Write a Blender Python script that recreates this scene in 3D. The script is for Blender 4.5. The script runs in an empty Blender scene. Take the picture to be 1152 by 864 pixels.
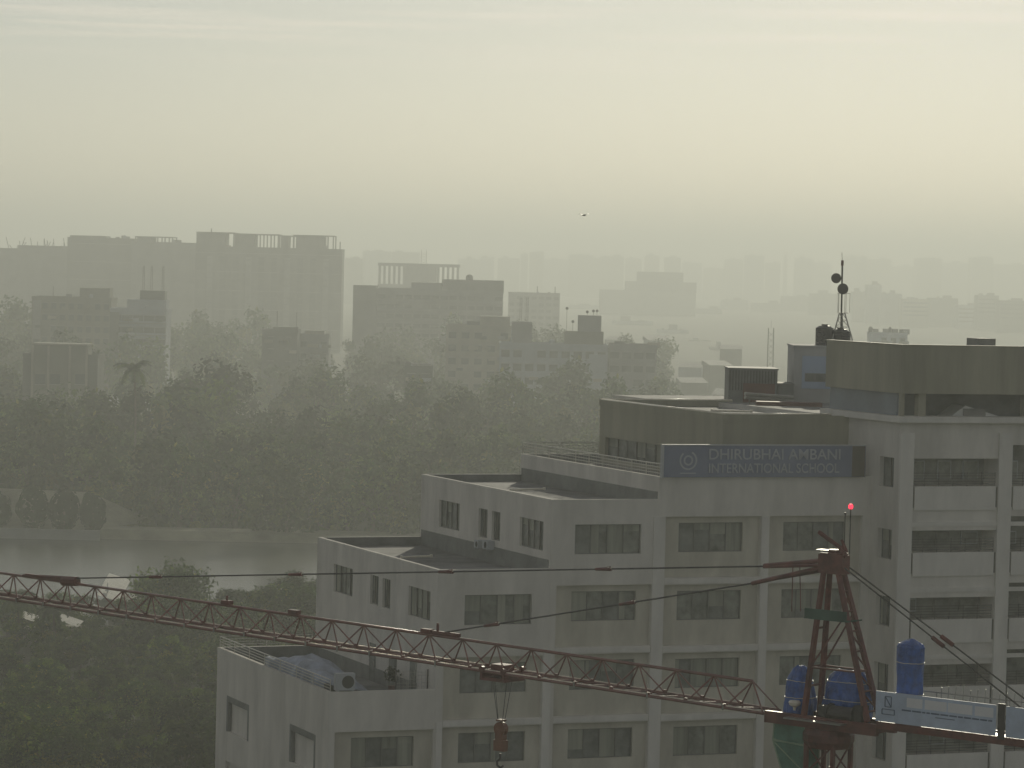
import bpy, math, random
from mathutils import Vector, Matrix, noise as mnoise
random.seed(7)
R_ = math.radians
scn = bpy.context.scene
col = scn.collection

# ---------------------------------------------------------------- camera
CAM_H = 50.0
PITCH, ROLL, YAW = 0.0363, 0.0246, 0.3851
_fw = Vector((0, math.cos(PITCH), -math.sin(PITCH)))
_u0 = Vector((0, math.sin(PITCH), math.cos(PITCH)))
_x0 = Vector((1, 0, 0))
_r = math.cos(ROLL)*_x0 + math.sin(ROLL)*_u0
_u = -math.sin(ROLL)*_x0 + math.cos(ROLL)*_u0
cd = bpy.data.cameras.new('camera'); cam = bpy.data.objects.new('camera', cd); col.objects.link(cam)
cd.sensor_width = 36; cd.lens = 36*3654/1152; cd.clip_start = 1; cd.clip_end = 40000
cam.matrix_world = Matrix((( _r.x, _u.x, -_fw.x, 0), (_r.y, _u.y, -_fw.y, 0), (_r.z, _u.z, -_fw.z, CAM_H), (0,0,0,1)))
scn.camera = cam

# ---------------------------------------------------------------- sun, sky, exposure
SUN_AZ, SUN_EL = 8.0, 19.0          # degrees from +Y towards +X, and above the horizon
w = bpy.data.worlds.new('World'); scn.world = w; w.use_nodes = True
nt = w.node_tree; nt.nodes.clear()
wo = nt.nodes.new('ShaderNodeOutputWorld'); bg = nt.nodes.new('ShaderNodeBackground')
sk = nt.nodes.new('ShaderNodeTexSky'); sk.sky_type = 'NISHITA'; sk.sun_disc = False
sk.sun_elevation = R_(SUN_EL); sk.sun_rotation = R_(SUN_AZ)
sk.air_density = 0.8; sk.dust_density = 0.3; sk.ozone_density = 1.7; sk.altitude = 0
bg.inputs['Strength'].default_value = 0.068
tc = nt.nodes.new('ShaderNodeTexCoord'); mp = nt.nodes.new('ShaderNodeMapping')
mp.inputs['Scale'].default_value = (5, 5, 170); mp.inputs['Rotation'].default_value = (0, R_(-2.0), 0)
nz = nt.nodes.new('ShaderNodeTexNoise'); nz.inputs['Scale'].default_value = 1.6; nz.inputs['Detail'].default_value = 5; nz.inputs['Roughness'].default_value = .55
rp = nt.nodes.new('ShaderNodeValToRGB'); rp.color_ramp.elements[0].position = .47; rp.color_ramp.elements[1].position = .72
sx = nt.nodes.new('ShaderNodeSeparateXYZ')
mr = nt.nodes.new('ShaderNodeMapRange'); mr.inputs['From Min'].default_value = .058; mr.inputs['From Max'].default_value = .070
mu = nt.nodes.new('ShaderNodeMath'); mu.operation = 'MULTIPLY'
mu2 = nt.nodes.new('ShaderNodeMath'); mu2.operation = 'MULTIPLY'; mu2.inputs[1].default_value = .40
mx = nt.nodes.new('ShaderNodeMix'); mx.data_type = 'RGBA'
L = nt.links.new
L(tc.outputs['Generated'], mp.inputs['Vector']); L(mp.outputs['Vector'], nz.inputs['Vector']); L(nz.outputs['Fac'], rp.inputs['Fac'])
L(tc.outputs['Generated'], sx.inputs['Vector']); L(sx.outputs['Z'], mr.inputs['Value'])
L(rp.outputs['Color'], mu.inputs[0]); L(mr.outputs['Result'], mu.inputs[1]); L(mu.outputs[0], mu2.inputs[0])
hsv = nt.nodes.new('ShaderNodeHueSaturation'); hsv.inputs['Saturation'].default_value = .62
tint = nt.nodes.new('ShaderNodeMix'); tint.data_type = 'RGBA'; tint.blend_type = 'MULTIPLY'; tint.inputs[0].default_value = 1; tint.inputs[7].default_value = (1.0, .978, .915, 1)
L(sk.outputs['Color'], hsv.inputs['Color']); L(hsv.outputs['Color'], tint.inputs[6])
L(mu2.outputs[0], mx.inputs[0]); L(tint.outputs[2], mx.inputs[6]); mx.inputs[7].default_value = (24, 20.5, 17.6, 1)
L(mx.outputs[2], bg.inputs['Color']); L(bg.outputs['Background'], wo.inputs['Surface'])

sl = bpy.data.lights.new('sun', 'SUN'); sun = bpy.data.objects.new('sun', sl); col.objects.link(sun)
sl.energy = 2.3; sl.angle = R_(.9); sl.color = (1.0, .94, .74)
_sd = Vector((math.sin(R_(SUN_AZ))*math.cos(R_(SUN_EL)), math.cos(R_(SUN_AZ))*math.cos(R_(SUN_EL)), math.sin(R_(SUN_EL))))
sun.rotation_euler = _sd.to_track_quat('Z', 'Y').to_euler()
vs = scn.view_settings; vs.view_transform = 'Standard'; vs.look = 'None'; vs.exposure = -0.38; vs.gamma = 1; vs.use_curve_mapping = False
scn.cycles.use_denoising = True
scn.cycles.max_bounces = 6; scn.cycles.diffuse_bounces = 3; scn.cycles.glossy_bounces = 3; scn.cycles.transmission_bounces = 4
scn.cycles.transparent_max_bounces = 8; scn.cycles.volume_bounces = 2

# ---------------------------------------------------------------- helpers
def ray(px, py): return _r*(px-576) + _u*(432-py) + _fw*3654.0
def at(px, py, Y):
    d = ray(px, py); return Vector((0, 0, CAM_H)) + d*(Y/d.y)

MATS = {}
def mat(name, c, rough=.8, metal=0., var=.12, scale=.35, bump=0., streak=0., spec=.5, c2=None, trans=0.):
    m = bpy.data.materials.new(name); m.use_nodes = True; n = m.node_tree; b = n.nodes['Principled BSDF']
    b.inputs['Roughness'].default_value = rough; b.inputs['Metallic'].default_value = metal
    b.inputs['Specular IOR Level'].default_value = spec
    t = n.nodes.new('ShaderNodeTexCoord'); m2 = n.nodes.new('ShaderNodeMapping')
    n.links.new(t.outputs['Object'], m2.inputs['Vector'])
    z = n.nodes.new('ShaderNodeTexNoise'); z.inputs['Scale'].default_value = scale; z.inputs['Detail'].default_value = 6; z.inputs['Roughness'].default_value = .65
    if streak: m2.inputs['Scale'].default_value = (1, 1, streak)
    n.links.new(m2.outputs['Vector'], z.inputs['Vector'])
    rr = n.nodes.new('ShaderNodeValToRGB')
    lo = [max(0, x*(1-var*1.6)) for x in c]; hi = [min(1, x*(1+var)) for x in (c2 or c)]
    rr.color_ramp.elements[0].position = .3; rr.color_ramp.elements[0].color = (*lo, 1)
    rr.color_ramp.elements[1].position = .68; rr.color_ramp.elements[1].color = (*hi, 1)
    n.links.new(z.outputs['Fac'], rr.inputs['Fac']); n.links.new(rr.outputs['Color'], b.inputs['Base Color'])
    if bump:
        bp = n.nodes.new('ShaderNodeBump'); bp.inputs['Strength'].default_value = bump; bp.inputs['Distance'].default_value = .1
        n.links.new(z.outputs['Fac'], bp.inputs['Height']); n.links.new(bp.outputs['Normal'], b.inputs['Normal'])
    if trans:
        tr = n.nodes.new('ShaderNodeBsdfTranslucent'); ms = n.nodes.new('ShaderNodeMixShader'); ms.inputs[0].default_value = trans
        n.links.new(rr.outputs['Color'], tr.inputs['Color'])
        o = [q for q in n.nodes if q.type == 'OUTPUT_MATERIAL'][0]
        n.links.new(b.outputs[0], ms.inputs[1]); n.links.new(tr.outputs[0], ms.inputs[2]); n.links.new(ms.outputs[0], o.inputs['Surface'])
    MATS[name] = m; return m

class MB:
    def __init__(s, xf=None): s.v = []; s.f = []; s.m = []; s.cur = 0; s.xf = xf
    def face(s, pts):
        i = len(s.v); s.v += [tuple(p) for p in pts]; s.f.append(tuple(range(i, i+len(pts)))); s.m.append(s.cur)
    def box(s, x0, x1, y0, y1, z0, z1):
        if x0 > x1: x0, x1 = x1, x0
        if y0 > y1: y0, y1 = y1, y0
        if z0 > z1: z0, z1 = z1, z0
        i = len(s.v)
        s.v += [(x0,y0,z0),(x1,y0,z0),(x1,y1,z0),(x0,y1,z0),(x0,y0,z1),(x1,y0,z1),(x1,y1,z1),(x0,y1,z1)]
        for q in ((0,3,2,1),(4,5,6,7),(0,1,5,4),(1,2,6,5),(2,3,7,6),(3,0,4,7)):
            s.f.append(tuple(i+k for k in q)); s.m.append(s.cur)
    def bar(s, a, b, r, n=6, r2=None, caps=True):
        a = Vector(a); b = Vector(b); d = (b-a)
        if d.length < 1e-6: return
        d.normalize(); t = Vector((0,0,1)) if abs(d.z) < .9 else Vector((1,0,0))
        e1 = d.cross(t).normalized(); e2 = d.cross(e1); r2 = r if r2 is None else r2
        i = len(s.v)
        for P, rr in ((a, r), (b, r2)):
            for k in range(n):
                an = 2*math.pi*(k+.5)/n; s.v.append(tuple(P + (e1*math.cos(an)+e2*math.sin(an))*rr))
        for k in range(n):
            s.f.append((i+k, i+n+k, i+n+(k+1) % n, i+(k+1) % n)); s.m.append(s.cur)
        if caps:
            s.f.append(tuple(i+k for k in range(n))); s.m.append(s.cur)
            s.f.append(tuple(i+n+k for k in reversed(range(n)))); s.m.append(s.cur)
    def path(s, pts, r, n=6):
        for a, b in zip(pts, pts[1:]): s.bar(a, b, r, n)
    def lathe(s, c, prof, n=16):          # prof: (radius, z)
        i = len(s.v); c = Vector(c)
        for r, z in prof:
            for k in range(n):
                an = 2*math.pi*k/n; s.v.append((c.x+r*math.cos(an), c.y+r*math.sin(an), c.z+z))
        for q in range(len(prof)-1):
            for k in range(n):
                s.f.append((i+q*n+k, i+q*n+(k+1) % n, i+(q+1)*n+(k+1) % n, i+(q+1)*n+k)); s.m.append(s.cur)
        s.f.append(tuple(i+(len(prof)-1)*n+k for k in range(n))); s.m.append(s.cur)
        s.f.append(tuple(i+k for k in reversed(range(n)))); s.m.append(s.cur)
    def mesh(s, name, mats):
        me = bpy.data.meshes.new(name); me.from_pydata(s.v, [], s.f); me.update()
        for m in (mats if isinstance(mats, (list, tuple)) else [mats]): me.materials.append(m)
        me.polygons.foreach_set('material_index', s.m); return me
    def build(s, name, mats, parent=None, smooth=False):
        me = s.mesh(name, mats)
        if smooth: me.polygons.foreach_set('use_smooth', [True]*len(me.polygons))
        return obj(name, me, parent)
def obj(name, me, parent=None, loc=None, rz=0):
    o = bpy.data.objects.new(name, me); col.objects.link(o)
    if parent: o.parent = parent
    if loc is not None: o.location = loc
    if rz: o.rotation_euler.z = rz
    return o
def tag(o, label=None, cat=None, group=None, kind=None):
    if label: o['label'] = label
    if cat: o['category'] = cat
    if group: o['group'] = group
    if kind: o['kind'] = kind
    return o
def empty(name, loc, rz=0, label=None, cat=None, group=None):
    o = obj(name, None, None, loc, rz); o.empty_display_size = 1
    return tag(o, label, cat, group)

# ---------------------------------------------------------------- materials
wallm  = mat('school_plaster', (.67,.64,.58), .85, var=.13, scale=.45, streak=.3, bump=.05)
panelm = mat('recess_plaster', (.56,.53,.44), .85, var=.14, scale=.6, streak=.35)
pillm  = mat('pillar_plaster', (.70,.675,.62), .85, var=.1, scale=.6, streak=.3)
pentm  = mat('penthouse_cladding', (.33,.315,.235), .6, var=.16, scale=.5, streak=.12)
roofm  = mat('roof_screed', (.19,.19,.19), .75, var=.35, scale=.35, spec=.15)
darkb  = mat('waterproof_skirting', (.20,.205,.195), .7, var=.2, scale=.8)
capm   = mat('cream_metal_and_glint', (.80,.74,.60), .30, metal=.0, var=.08, spec=.8)  # cream metal colour that also paints glints on bead and clevises
framem = mat('window_frame', (.17,.17,.155), .5, var=.1)
glass1 = mat('window_glass_dark', (.21,.22,.20), .2, var=.3, scale=.9, spec=.6)
glass2 = mat('window_glass_blind', (.29,.30,.245), .35, var=.3, scale=2.2, streak=.05)
glass3 = mat('window_glass_mid', (.25,.26,.225), .2, var=.35, scale=1.4)
glass4 = mat('window_curtain', (.34,.345,.28), .6, var=.2, scale=2.2, streak=.05)
darkin = mat('dark_interior', (.05,.052,.045), .9, var=.3, scale=1.0)
railm  = mat('railing_paint', (.55,.53,.46), .4, var=.1)
signm  = mat('sign_blue', (.18,.21,.31), .5, var=.1, scale=.4)
signl  = mat('sign_letter', (.42,.44,.48), .5, var=.05)
acm    = mat('ac_white', (.42,.44,.46), .5, var=.08)
bluet  = mat('blue_tarpaulin', (.04,.12,.40), .35, var=.35, scale=2.6, bump=1.0)
palet  = mat('pale_blue_sheet', (.30,.34,.42), .5, var=.3, scale=1.2, bump=.6)
cranem = mat('crane_red_paint', (.15,.040,.032), .42, var=.35, scale=1.5, spec=.6)
cranel = mat('crane_jib_paint', (.22,.085,.065), .30, var=.3, scale=1.5, spec=1.0)
cabm   = mat('cab_green_glass', (.11,.24,.18), .15, var=.3, scale=1.5, spec=.8)
steelm = mat('steel_dark', (.06,.055,.05), .45, var=.2, spec=.5)
galv   = mat('galvanised_steel', (.40,.39,.36), .35, metal=.6, var=.15)
hoardm = mat('hoarding_white', (.52,.60,.72), .5, var=.12, scale=.9)
hoardp = mat('hoarding_pale_patch', (.78,.78,.78), .5, var=.05)
inkm   = mat('hoarding_ink', (.10,.14,.22), .6, var=.1)
orangem= mat('hook_orange', (.20,.085,.05), .5, var=.2, scale=2)
bark   = mat('bark', (.09,.07,.05), .9, var=.3, scale=1.5)
leafs  = [mat('leaf_dark', (.020,.042,.012), .8, var=.45, scale=.35, trans=.38, c2=(.035,.070,.016), spec=.06),
          mat('leaf_mid', (.035,.070,.014), .8, var=.45, scale=.35, trans=.42, c2=(.085,.125,.020), spec=.06),
          mat('leaf_olive', (.075,.085,.016), .8, var=.4, scale=.35, trans=.45, c2=(.15,.15,.025), spec=.06)]
grass  = mat('ground_scrub', (.055,.062,.032), .95, var=.5, scale=.03)
bankm  = mat('bank_earth', (.20,.19,.13), .95, var=.3, scale=.15)
shedm  = mat('pale_roof_sheet', (.42,.41,.37), .75, metal=.1, var=.15, scale=1.0)
redm   = mat('red_oxide', (.14,.05,.04), .6, var=.25)
wires  = mat('rope_wire', (.09,.085,.08), .6, var=.1)
tankm  = mat('black_tank', (.05,.05,.052), .5, var=.2)
B = [mat('concrete_grey', (.15,.15,.145), .9, var=.2, scale=.12),
     mat('render_olive', (.17,.165,.13), .9, var=.2, scale=.12),
     mat('render_blue_white', (.33,.36,.40), .9, var=.15, scale=.12),
     mat('render_cream', (.30,.28,.23), .9, var=.18, scale=.12),
     mat('render_grey', (.22,.22,.22), .9, var=.2, scale=.12),
     mat('render_dark', (.085,.09,.085), .9, var=.25, scale=.12),
     mat('render_teal', (.13,.20,.19), .9, var=.2, scale=.12)]
fwin = mat('far_window', (.05,.055,.06), .3, var=.2)
fslab = mat('far_slab_edge', (.26,.26,.25), .9, var=.15, scale=.2)

# ---------------------------------------------------------------- ground, water, haze
g = MB(); g.face([(-9000,-200,0),(9000,-200,0),(9000,12000,0),(-9000,12000,0)])
tag(g.build('ground', grass), kind='structure')
wm = bpy.data.materials.new('river_water'); wm.use_nodes = True; n = wm.node_tree; b = n.nodes['Principled BSDF']
b.inputs['Base Color'].default_value = (.055,.060,.045,1); b.inputs['Roughness'].default_value = .22; b.inputs['IOR'].default_value = 1.33
z = n.nodes.new('ShaderNodeTexNoise'); z.inputs['Scale'].default_value = .5; z.inputs['Detail'].default_value = 4
t = n.nodes.new('ShaderNodeTexCoord'); q = n.nodes.new('ShaderNodeMapping'); q.inputs['Scale'].default_value = (.25,1.2,1)
bp = n.nodes.new('ShaderNodeBump'); bp.inputs['Strength'].default_value = .35; bp.inputs['Distance'].default_value = .25
n.links.new(t.outputs['Object'], q.inputs[0]); n.links.new(q.outputs[0], z.inputs['Vector']); n.links.new(z.outputs['Fac'], bp.inputs['Height']); n.links.new(bp.outputs['Normal'], b.inputs['Normal'])
g = MB(); ys = [(-900,432,560),(-300,440,566),(-60,447,572),(60,455,578),(400,470,590),(1200,480,600)]
for a, c in zip(ys, ys[1:]): g.face([(a[0],a[1],.12),(c[0],c[1],.12),(c[0],c[2],.12),(a[0],a[2],.12)])
tag(g.build('river', wm), kind='structure')
g = MB()
for a, c in zip(ys, ys[1:]):
    g.face([(a[0],a[2]-.5,.0),(c[0],c[2]-.5,.0),(c[0],c[2]+3,1.6),(a[0],a[2]+3,1.6)])
    g.face([(a[0],a[2]+3,1.6),(c[0],c[2]+3,1.6),(c[0],c[2]+9,1.7),(a[0],a[2]+9,1.7)])
tag(g.build('river_bank', bankm), kind='structure')
hz = MB(); hz.box(-9100, 9100, -300, 12100, -1.2, 150)
hm = bpy.data.materials.new('haze_air'); hm.use_nodes = True; n = hm.node_tree; n.nodes.clear()
o = n.nodes.new('ShaderNodeOutputMaterial'); pv = n.nodes.new('ShaderNodeVolumePrincipled')
pv.inputs['Color'].default_value = (.80,.83,.80,1); pv.inputs['Density'].default_value = .00053; pv.inputs['Anisotropy'].default_value = .45
n.links.new(pv.outputs[0], o.inputs['Volume'])
tag(hz.build('haze', hm), kind='stuff')

# ================================================================ SCHOOL
SCH = Vector((8.704, 186.0, 0))
school = empty('school_building', SCH, YAW, 'stepped cream school block with recessed bays, rooftop storey and wide balcony wing', 'school')
front = lambda v0: (lambda a, z, d: (a, v0+d, z))
sidef = lambda u0: (lambda a, z, d: (u0+d, -a, z))       # a = -v, seen from the left side
def grid_wall(mb, F, a0, a1, z0, z1, holes, depth):
    """a plane wall with rectangular openings and their reveals"""
    xs = sorted({a0, a1, *[h[0] for h in holes], *[h[1] for h in holes]})
    zs = sorted({z0, z1, *[h[2] for h in holes], *[h[3] for h in holes]})
    for i in range(len(xs)-1):
        for k in range(len(zs)-1):
            cx, cz = (xs[i]+xs[i+1])/2, (zs[k]+zs[k+1])/2
            if any(h[0] < cx < h[1] and h[2] < cz < h[3] for h in holes): continue
            mb.face([F(xs[i],zs[k],0), F(xs[i+1],zs[k],0), F(xs[i+1],zs[k+1],0), F(xs[i],zs[k+1],0)])
    for h in holes:
        A, Bq, C, D = (h[0],h[2]), (h[1],h[2]), (h[1],h[3]), (h[0],h[3])
        for p, q2 in ((A,Bq),(Bq,C),(C,D),(D,A)):
            mb.face([F(p[0],p[1],0), F(p[0],p[1],depth), F(q2[0],q2[1],depth), F(q2[0],q2[1],0)])
wcount = 0
def window(F, a0, a1, z0, z1, d, panes=4, kind=None):
    """frame with mullions, one glazed pane mesh behind it"""
    global wcount; wcount += 1
    f = MB(); t = .05
    def fb(p0, p1, q0, q1, dd0, dd1):
        c = [F(x, zz, dd) for x in (p0,p1) for zz in (q0,q1) for dd in (dd0,dd1)]
        X = [k[0] for k in c]; Y = [k[1] for k in c]; Z = [k[2] for k in c]
        f.box(min(X),max(X),min(Y),max(Y),min(Z),max(Z))
    fb(a0+.003,a1-.003,z0+.003,z0+t,d-.06,d); fb(a0+.003,a1-.003,z1-t,z1-.003,d-.06,d)
    for k in range(panes+1):
        x = a0+.003 + (a1-a0-.006-t)*k/panes; fb(x,x+t,z0+t,z1-t,d-.055,d)
    o = f.build('window', framem, school)
    g = MB()
    r = random.Random(wcount*13)
    for k in range(panes):
        g.cur = kind if kind is not None else r.choice((0,0,1,2,2))
        x0 = a0+(a1-a0)*k/panes; x1 = a0+(a1-a0)*(k+1)/panes
        dd = d+.01+(.03 if k % 2 else 0)
        g.face([F(x0,z0,dd),F(x1,z0,dd),F(x1,z1,dd),F(x0,z1,dd)])
        if r.random() < .4:
            g.cur = 3 if r.random() < .5 else 1; zb_ = z1-(z1-z0)*r.choice((.25,.4,.55,.7)); e_ = dd-.006
            g.face([F(x0+.05,zb_,e_),F(x1-.02,zb_,e_),F(x1-.02,z1-.05,e_),F(x0+.05,z1-.05,e_)])
        elif r.random() < .3:
            g.cur = 3; e_ = dd-.006; xm = x0+(x1-x0)*r.uniform(.25,.6)
            g.face([F(x0+.05,z0+.05,e_),F(xm,z0+.05,e_),F(xm,z1-.05,e_),F(x0+.05,z1-.05,e_)])
    g.build('pane', [glass1, glass2, glass3, glass4], o)
PITCHF = 3.94
def block(u0, u1, ztop, zroof, wtop, cols, rec_top, rec_cols, left_windows=(), left_z0=0, v1=21.15, side_holes=()):
    mb = MB(); pm = MB(); F = front(0)
    holes = []; wins = []
    for c in cols: holes.append((c[0], c[1], wtop-1.70, wtop)); wins.append((F,c[0],c[1],wtop-1.70,wtop,.22))
    for rc in rec_cols:
        zt = rec_top
        while zt-3.5 > 1:
            holes.append((rc[0], rc[1], zt-3.52, zt))
            wt = zt-.38
            wh = (rc[2], rc[3], wt-1.70, wt)
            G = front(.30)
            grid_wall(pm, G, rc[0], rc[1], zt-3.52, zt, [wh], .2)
            if zt > 6: wins.append((G, *wh, .18))
            else: pm.face([G(wh[0],wh[2],.15),G(wh[1],wh[2],.15),G(wh[1],wh[3],.15),G(wh[0],wh[3],.15)])
            zt -= PITCHF
    grid_wall(mb, F, u0, u1, 0, ztop, holes, .295)
    S = sidef(u0); sh = []
    for (va, vb, za, zb) in left_windows: sh.append((-vb, -va, za, zb)); wins.append((S, -vb, -va, za, zb, .2))
    for (va, vb, za, zb) in side_holes: sh.append((-vb, -va, za, zb))
    grid_wall(mb, S, -v1, 0, left_z0, ztop, sh, .25)
    th = .22
    mb.face([(u0,v1,0),(u0,v1,ztop),(u1,v1,ztop),(u1,v1,0)])
    mb.face([(u1,0,0),(u1,v1,0),(u1,v1,ztop),(u1,0,ztop)])
    # parapet tops and inner faces
    mb.face([(u0,0,ztop),(u1,0,ztop),(u1,th,ztop),(u0+th,th,ztop)])
    mb.face([(u0,0,ztop),(u0+th,th,ztop),(u0+th,v1-th,ztop),(u0,v1,ztop)])
    mb.face([(u0,v1,ztop),(u0+th,v1-th,ztop),(u1,v1-th,ztop),(u1,v1,ztop)])
    mb.face([(u0+th,th,zroof),(u1,th,zroof),(u1,th,ztop),(u0+th,th,ztop)])
    mb.face([(u0+th,th,zroof),(u0+th,th,ztop),(u0+th,v1-th,ztop),(u0+th,v1-th,zroof)])
    mb.face([(u0+th,v1-th,zroof),(u0+th,v1-th,ztop),(u1,v1-th,ztop),(u1,v1-th,zroof)])
    mb.build('wall', wallm, school)
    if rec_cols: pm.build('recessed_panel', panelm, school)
    r = MB(); r.face([(u0+th,th,zroof),(u1,th,zroof),(u1,v1-th,zroof),(u0+th,v1-th,zroof)]); r.build('roof', roofm, school)
    # dark sheet painting the shade on the back parapet's inner face
    d = MB(); d.box(u0+th+.003, u1-.01, v1-th-.02, v1-th-.003, zroof+.004, ztop-.02); d.build('parapet_shade', darkb, school)
    for a in wins: window(*a)

block(-19.84,-13.555, 26.25, 25.35, 22, [], 24.0, [(-19.45,-13.5+.0-.12,-18.38,-14.67)],
      side_holes=[(14.5,19.0,21.4,23.57),(2.1,6.75,21.4,23.57),(14.5,19.0,17.5,19.6),(2.1,6.75,17.5,19.6)])
sw = lambda t: [(14.4,17.9,t-1.68,t),(9.8,11.25,t-1.72,t),(7.75,9.1,t-1.72,t),(1.15,4.7,t-1.68,t)]
block(-13.55,-6.785, 32.95, 32.4, 31.5, [(-11.92,-7.85)], 28.0, [(-13.1,-7.1,-12.0,-7.95)], sw(31.6), 25)
block(-6.78,-.105, 36.85, 36.4, 35.42, [(-5.3,-1.17)], 31.95, [(-6.37,-.45,-5.3,-1.27)], sw(35.5), 31)
block(-.10, 13.6, 38.13, 37.6, 22, [], 35.83, [(.34,6.45,1.32,5.43),(6.99,13.1,8.05,12.1)], (), 35)
# blind openings on the low side wall: grey infill
S = sidef(-19.84)
for (va, vb, za, zb) in [(14.5,19.0,21.4,23.57),(2.1,6.75,21.4,23.57),(14.5,19.0,17.5,19.6),(2.1,6.75,17.5,19.6)]:
    bi = MB(); bi.face([S(-vb,za,.25),S(-va,za,.25),S(-va,zb,.25),S(-vb,zb,.25)]); bi.build('blind_window_infill', wallm, school)
for (va, vb) in ((14.5,19.0),(2.1,6.75)):
    li = MB(); li.box(-19.845,-19.62,va,vb,23.2,23.56); li.box(-19.845,-19.62,va+.003,va+.3,21.4,23.197); li.box(-19.845,-19.62,vb-.3,vb-.003,21.4,23.197); li.build('dark_surround', darkb, school)
# proud pillars
for a, c, zt in ((-13.48,-13.12,24.4),(-7.08,-6.6,28.4),(-.42,.32,35.83),(6.47,6.97,35.83)):
    pl = MB(); pl.box(a, c, -.06, .0-.003, 0, zt); pl.build('pillar', pillm, school)
for (a, c, zt) in ((-13.1,-7.1,28.0),(-6.37,-.45,31.95),(.34,6.45,35.83),(6.99,13.1,35.83)):
    z_ = zt-PITCHF
    while z_ > 3:
        fl = MB(); fl.box(a, c, -.05, -.003, z_+.06, z_+.36); z_ -= PITCHF; fl.build('floor_band', pillm, school)
# dark skirting on the side walls above each lower roof
for q_ in ((-13.59,-13.552,3,20.9,25.36,26.2),(-6.82,-6.782,.24,20.9,32.41,33.4),(-.14,-.102,.24,20.9,36.41,37.25)):
    sk_ = MB(); sk_.box(*q_); sk_.build('waterproof_skirting', darkb, school)
# doors onto the terrace of the lowest block
for va, vb in ((3.1,4.1),(6.4,7.6),(10.0,11.0)):
    d = MB(); d.box(-13.60,-13.553,va,vb,25.36,27.6); o = d.build('terrace_door', glass1, school)
    h = MB(); h.box(-13.66,-13.603,va+.1,va+.16,26.3,26.6); h.build('handle', galv, o)
# rooftop storey
pu0, pv0, pv1, pz = 5.3, 3.0, 21.15, 41.55
mb = MB(); S = sidef(pu0)
grid_wall(mb, S, -pv1, -pv0, 37.6, pz, [(-20.2,-11.6,37.85,39.25),(-10.4,-4.0,37.85,39.25)], .3)
grid_wall(mb, front(pv0), pu0, 13.6, 37.6, pz, [], .3)
mb.face([(pu0,pv1,37.6),(pu0,pv1,pz),(14.6,pv1,pz),(14.6,pv1,37.6)])
mb.build('rooftop_storey_wall', pentm, school)
r = MB(); r.face([(pu0,pv0,pz-.35),(14.6,pv0,pz-.35),(14.6,pv1,pz-.35),(pu0,pv1,pz-.35)]); r.build('roof', roofm, school)
c = MB(); c.box(pu0-.05,pu0+.2,pv0+.2,pv1-.2,pz-.34,pz+.05); c.box(pu0-.05,12.4,pv0-.05,pv0+.197,pz-.34,pz+.05); c.box(pu0-.05,14.6,pv1-.197,pv1+.05,pz-.34,pz+.06)
c.build('coping', pentm, school); c = MB()
for a, b_ in (((pu0+.07,pv0,pz+.06),(pu0+.07,pv1,pz+.06)),((pu0,pv0+.07,pz+.06),(12.4,pv0+.07,pz+.06)),((pu0,pv1-.07,pz+.07),(14.6,pv1-.07,pz+.07))): c.bar(a, b_, .075, 12)
c.build('coping_glint_bead', capm, school, True)  # pale bead added along the coping, its sunlit rim put into the colour
for va, vb in ((11.6,20.2),(4.0,10.4)): window(S, -vb, -va, 37.85, 39.25, .28, 6, 0)
# balcony wing
W0, WV, W1 = 13.6, -3.3, 40.0
bays = []; u = 14.5; k = 0
while u < W1-6: bays.append((u, u+5.68, 0 if k == 0 else .8)); u += 6.58; k += 1
tops = [39.40, 35.20, 31.27, 27.33, 23.39, 19.45, 15.5, 11.6, 7.6]; bots = [37.74, 33.88, 29.95, 26.0, 22.05, 18.1, 14.2, 10.2, 6.2]
mb = MB(); holes = [(a, c, bo, to+ex) for (a, c, ex) in bays for to, bo in zip(tops, bots)]
grid_wall(mb, front(WV), W0, W1, 0, 41.5, holes, 1.6)
S = sidef(W0)
sh = [(1.0,2.7,t-1.75,t) for t in tops]
grid_wall(mb, S, 0, 3.3, 0, 41.5, sh, .35)
mb.face([(W0,0,37.6),(W0,21,37.6),(W0,21,41.5),(W0,0,41.5)])
mb.face([(W0,38,0),(W0,38,41.2),(W1,38,41.2),(W1,38,0)]); mb.face([(W1,WV,0),(W1,38,0),(W1,38,41.2),(W1,WV,41.2)]); mb.face([(W0,21,0),(W0,38,0),(W0,38,41.2),(W0,21,41.2)])
mb.build('balcony_wing_wall', wallm, school)
for h in sh: window(S, h[0], h[1], h[2], h[3], .32, 2, 0)
for (a, c, ex) in bays:
    pp = MB(); pp.box(a-.9, a-.003, WV-.16, WV-.003, 0, 40.9); pp.build('wing_pillar', pillm, school)
for (a, c, ex) in bays:
    for to, bo in zip(tops, bots):
        sp = MB(); sp.box(a+.14, c-.14, WV-.10, WV-.003, bo-1.35, bo+.04); sp.box(a, c, WV-.06, WV-.004, bo-2.3, bo-2.05); sp.build('balcony_parapet', pillm, school)
for (a, c, ex) in bays:
    slit = MB()
    for bo in bots:
        for x in (a+.01, c-.13): slit.box(x, x+.12, WV-.02, WV-.005, bo-1.2, bo)
    slit.build('rain_slit', darkin, school)
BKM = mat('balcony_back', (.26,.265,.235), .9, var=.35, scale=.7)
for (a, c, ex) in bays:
    for to, bo in zip(tops, bots): bk = MB(); bk.face([(a,WV+1.6,bo),(c,WV+1.6,bo),(c,WV+1.6,to+ex),(a,WV+1.6,to+ex)]); bk.build('balcony_back_wall', BKM, school)
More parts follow.
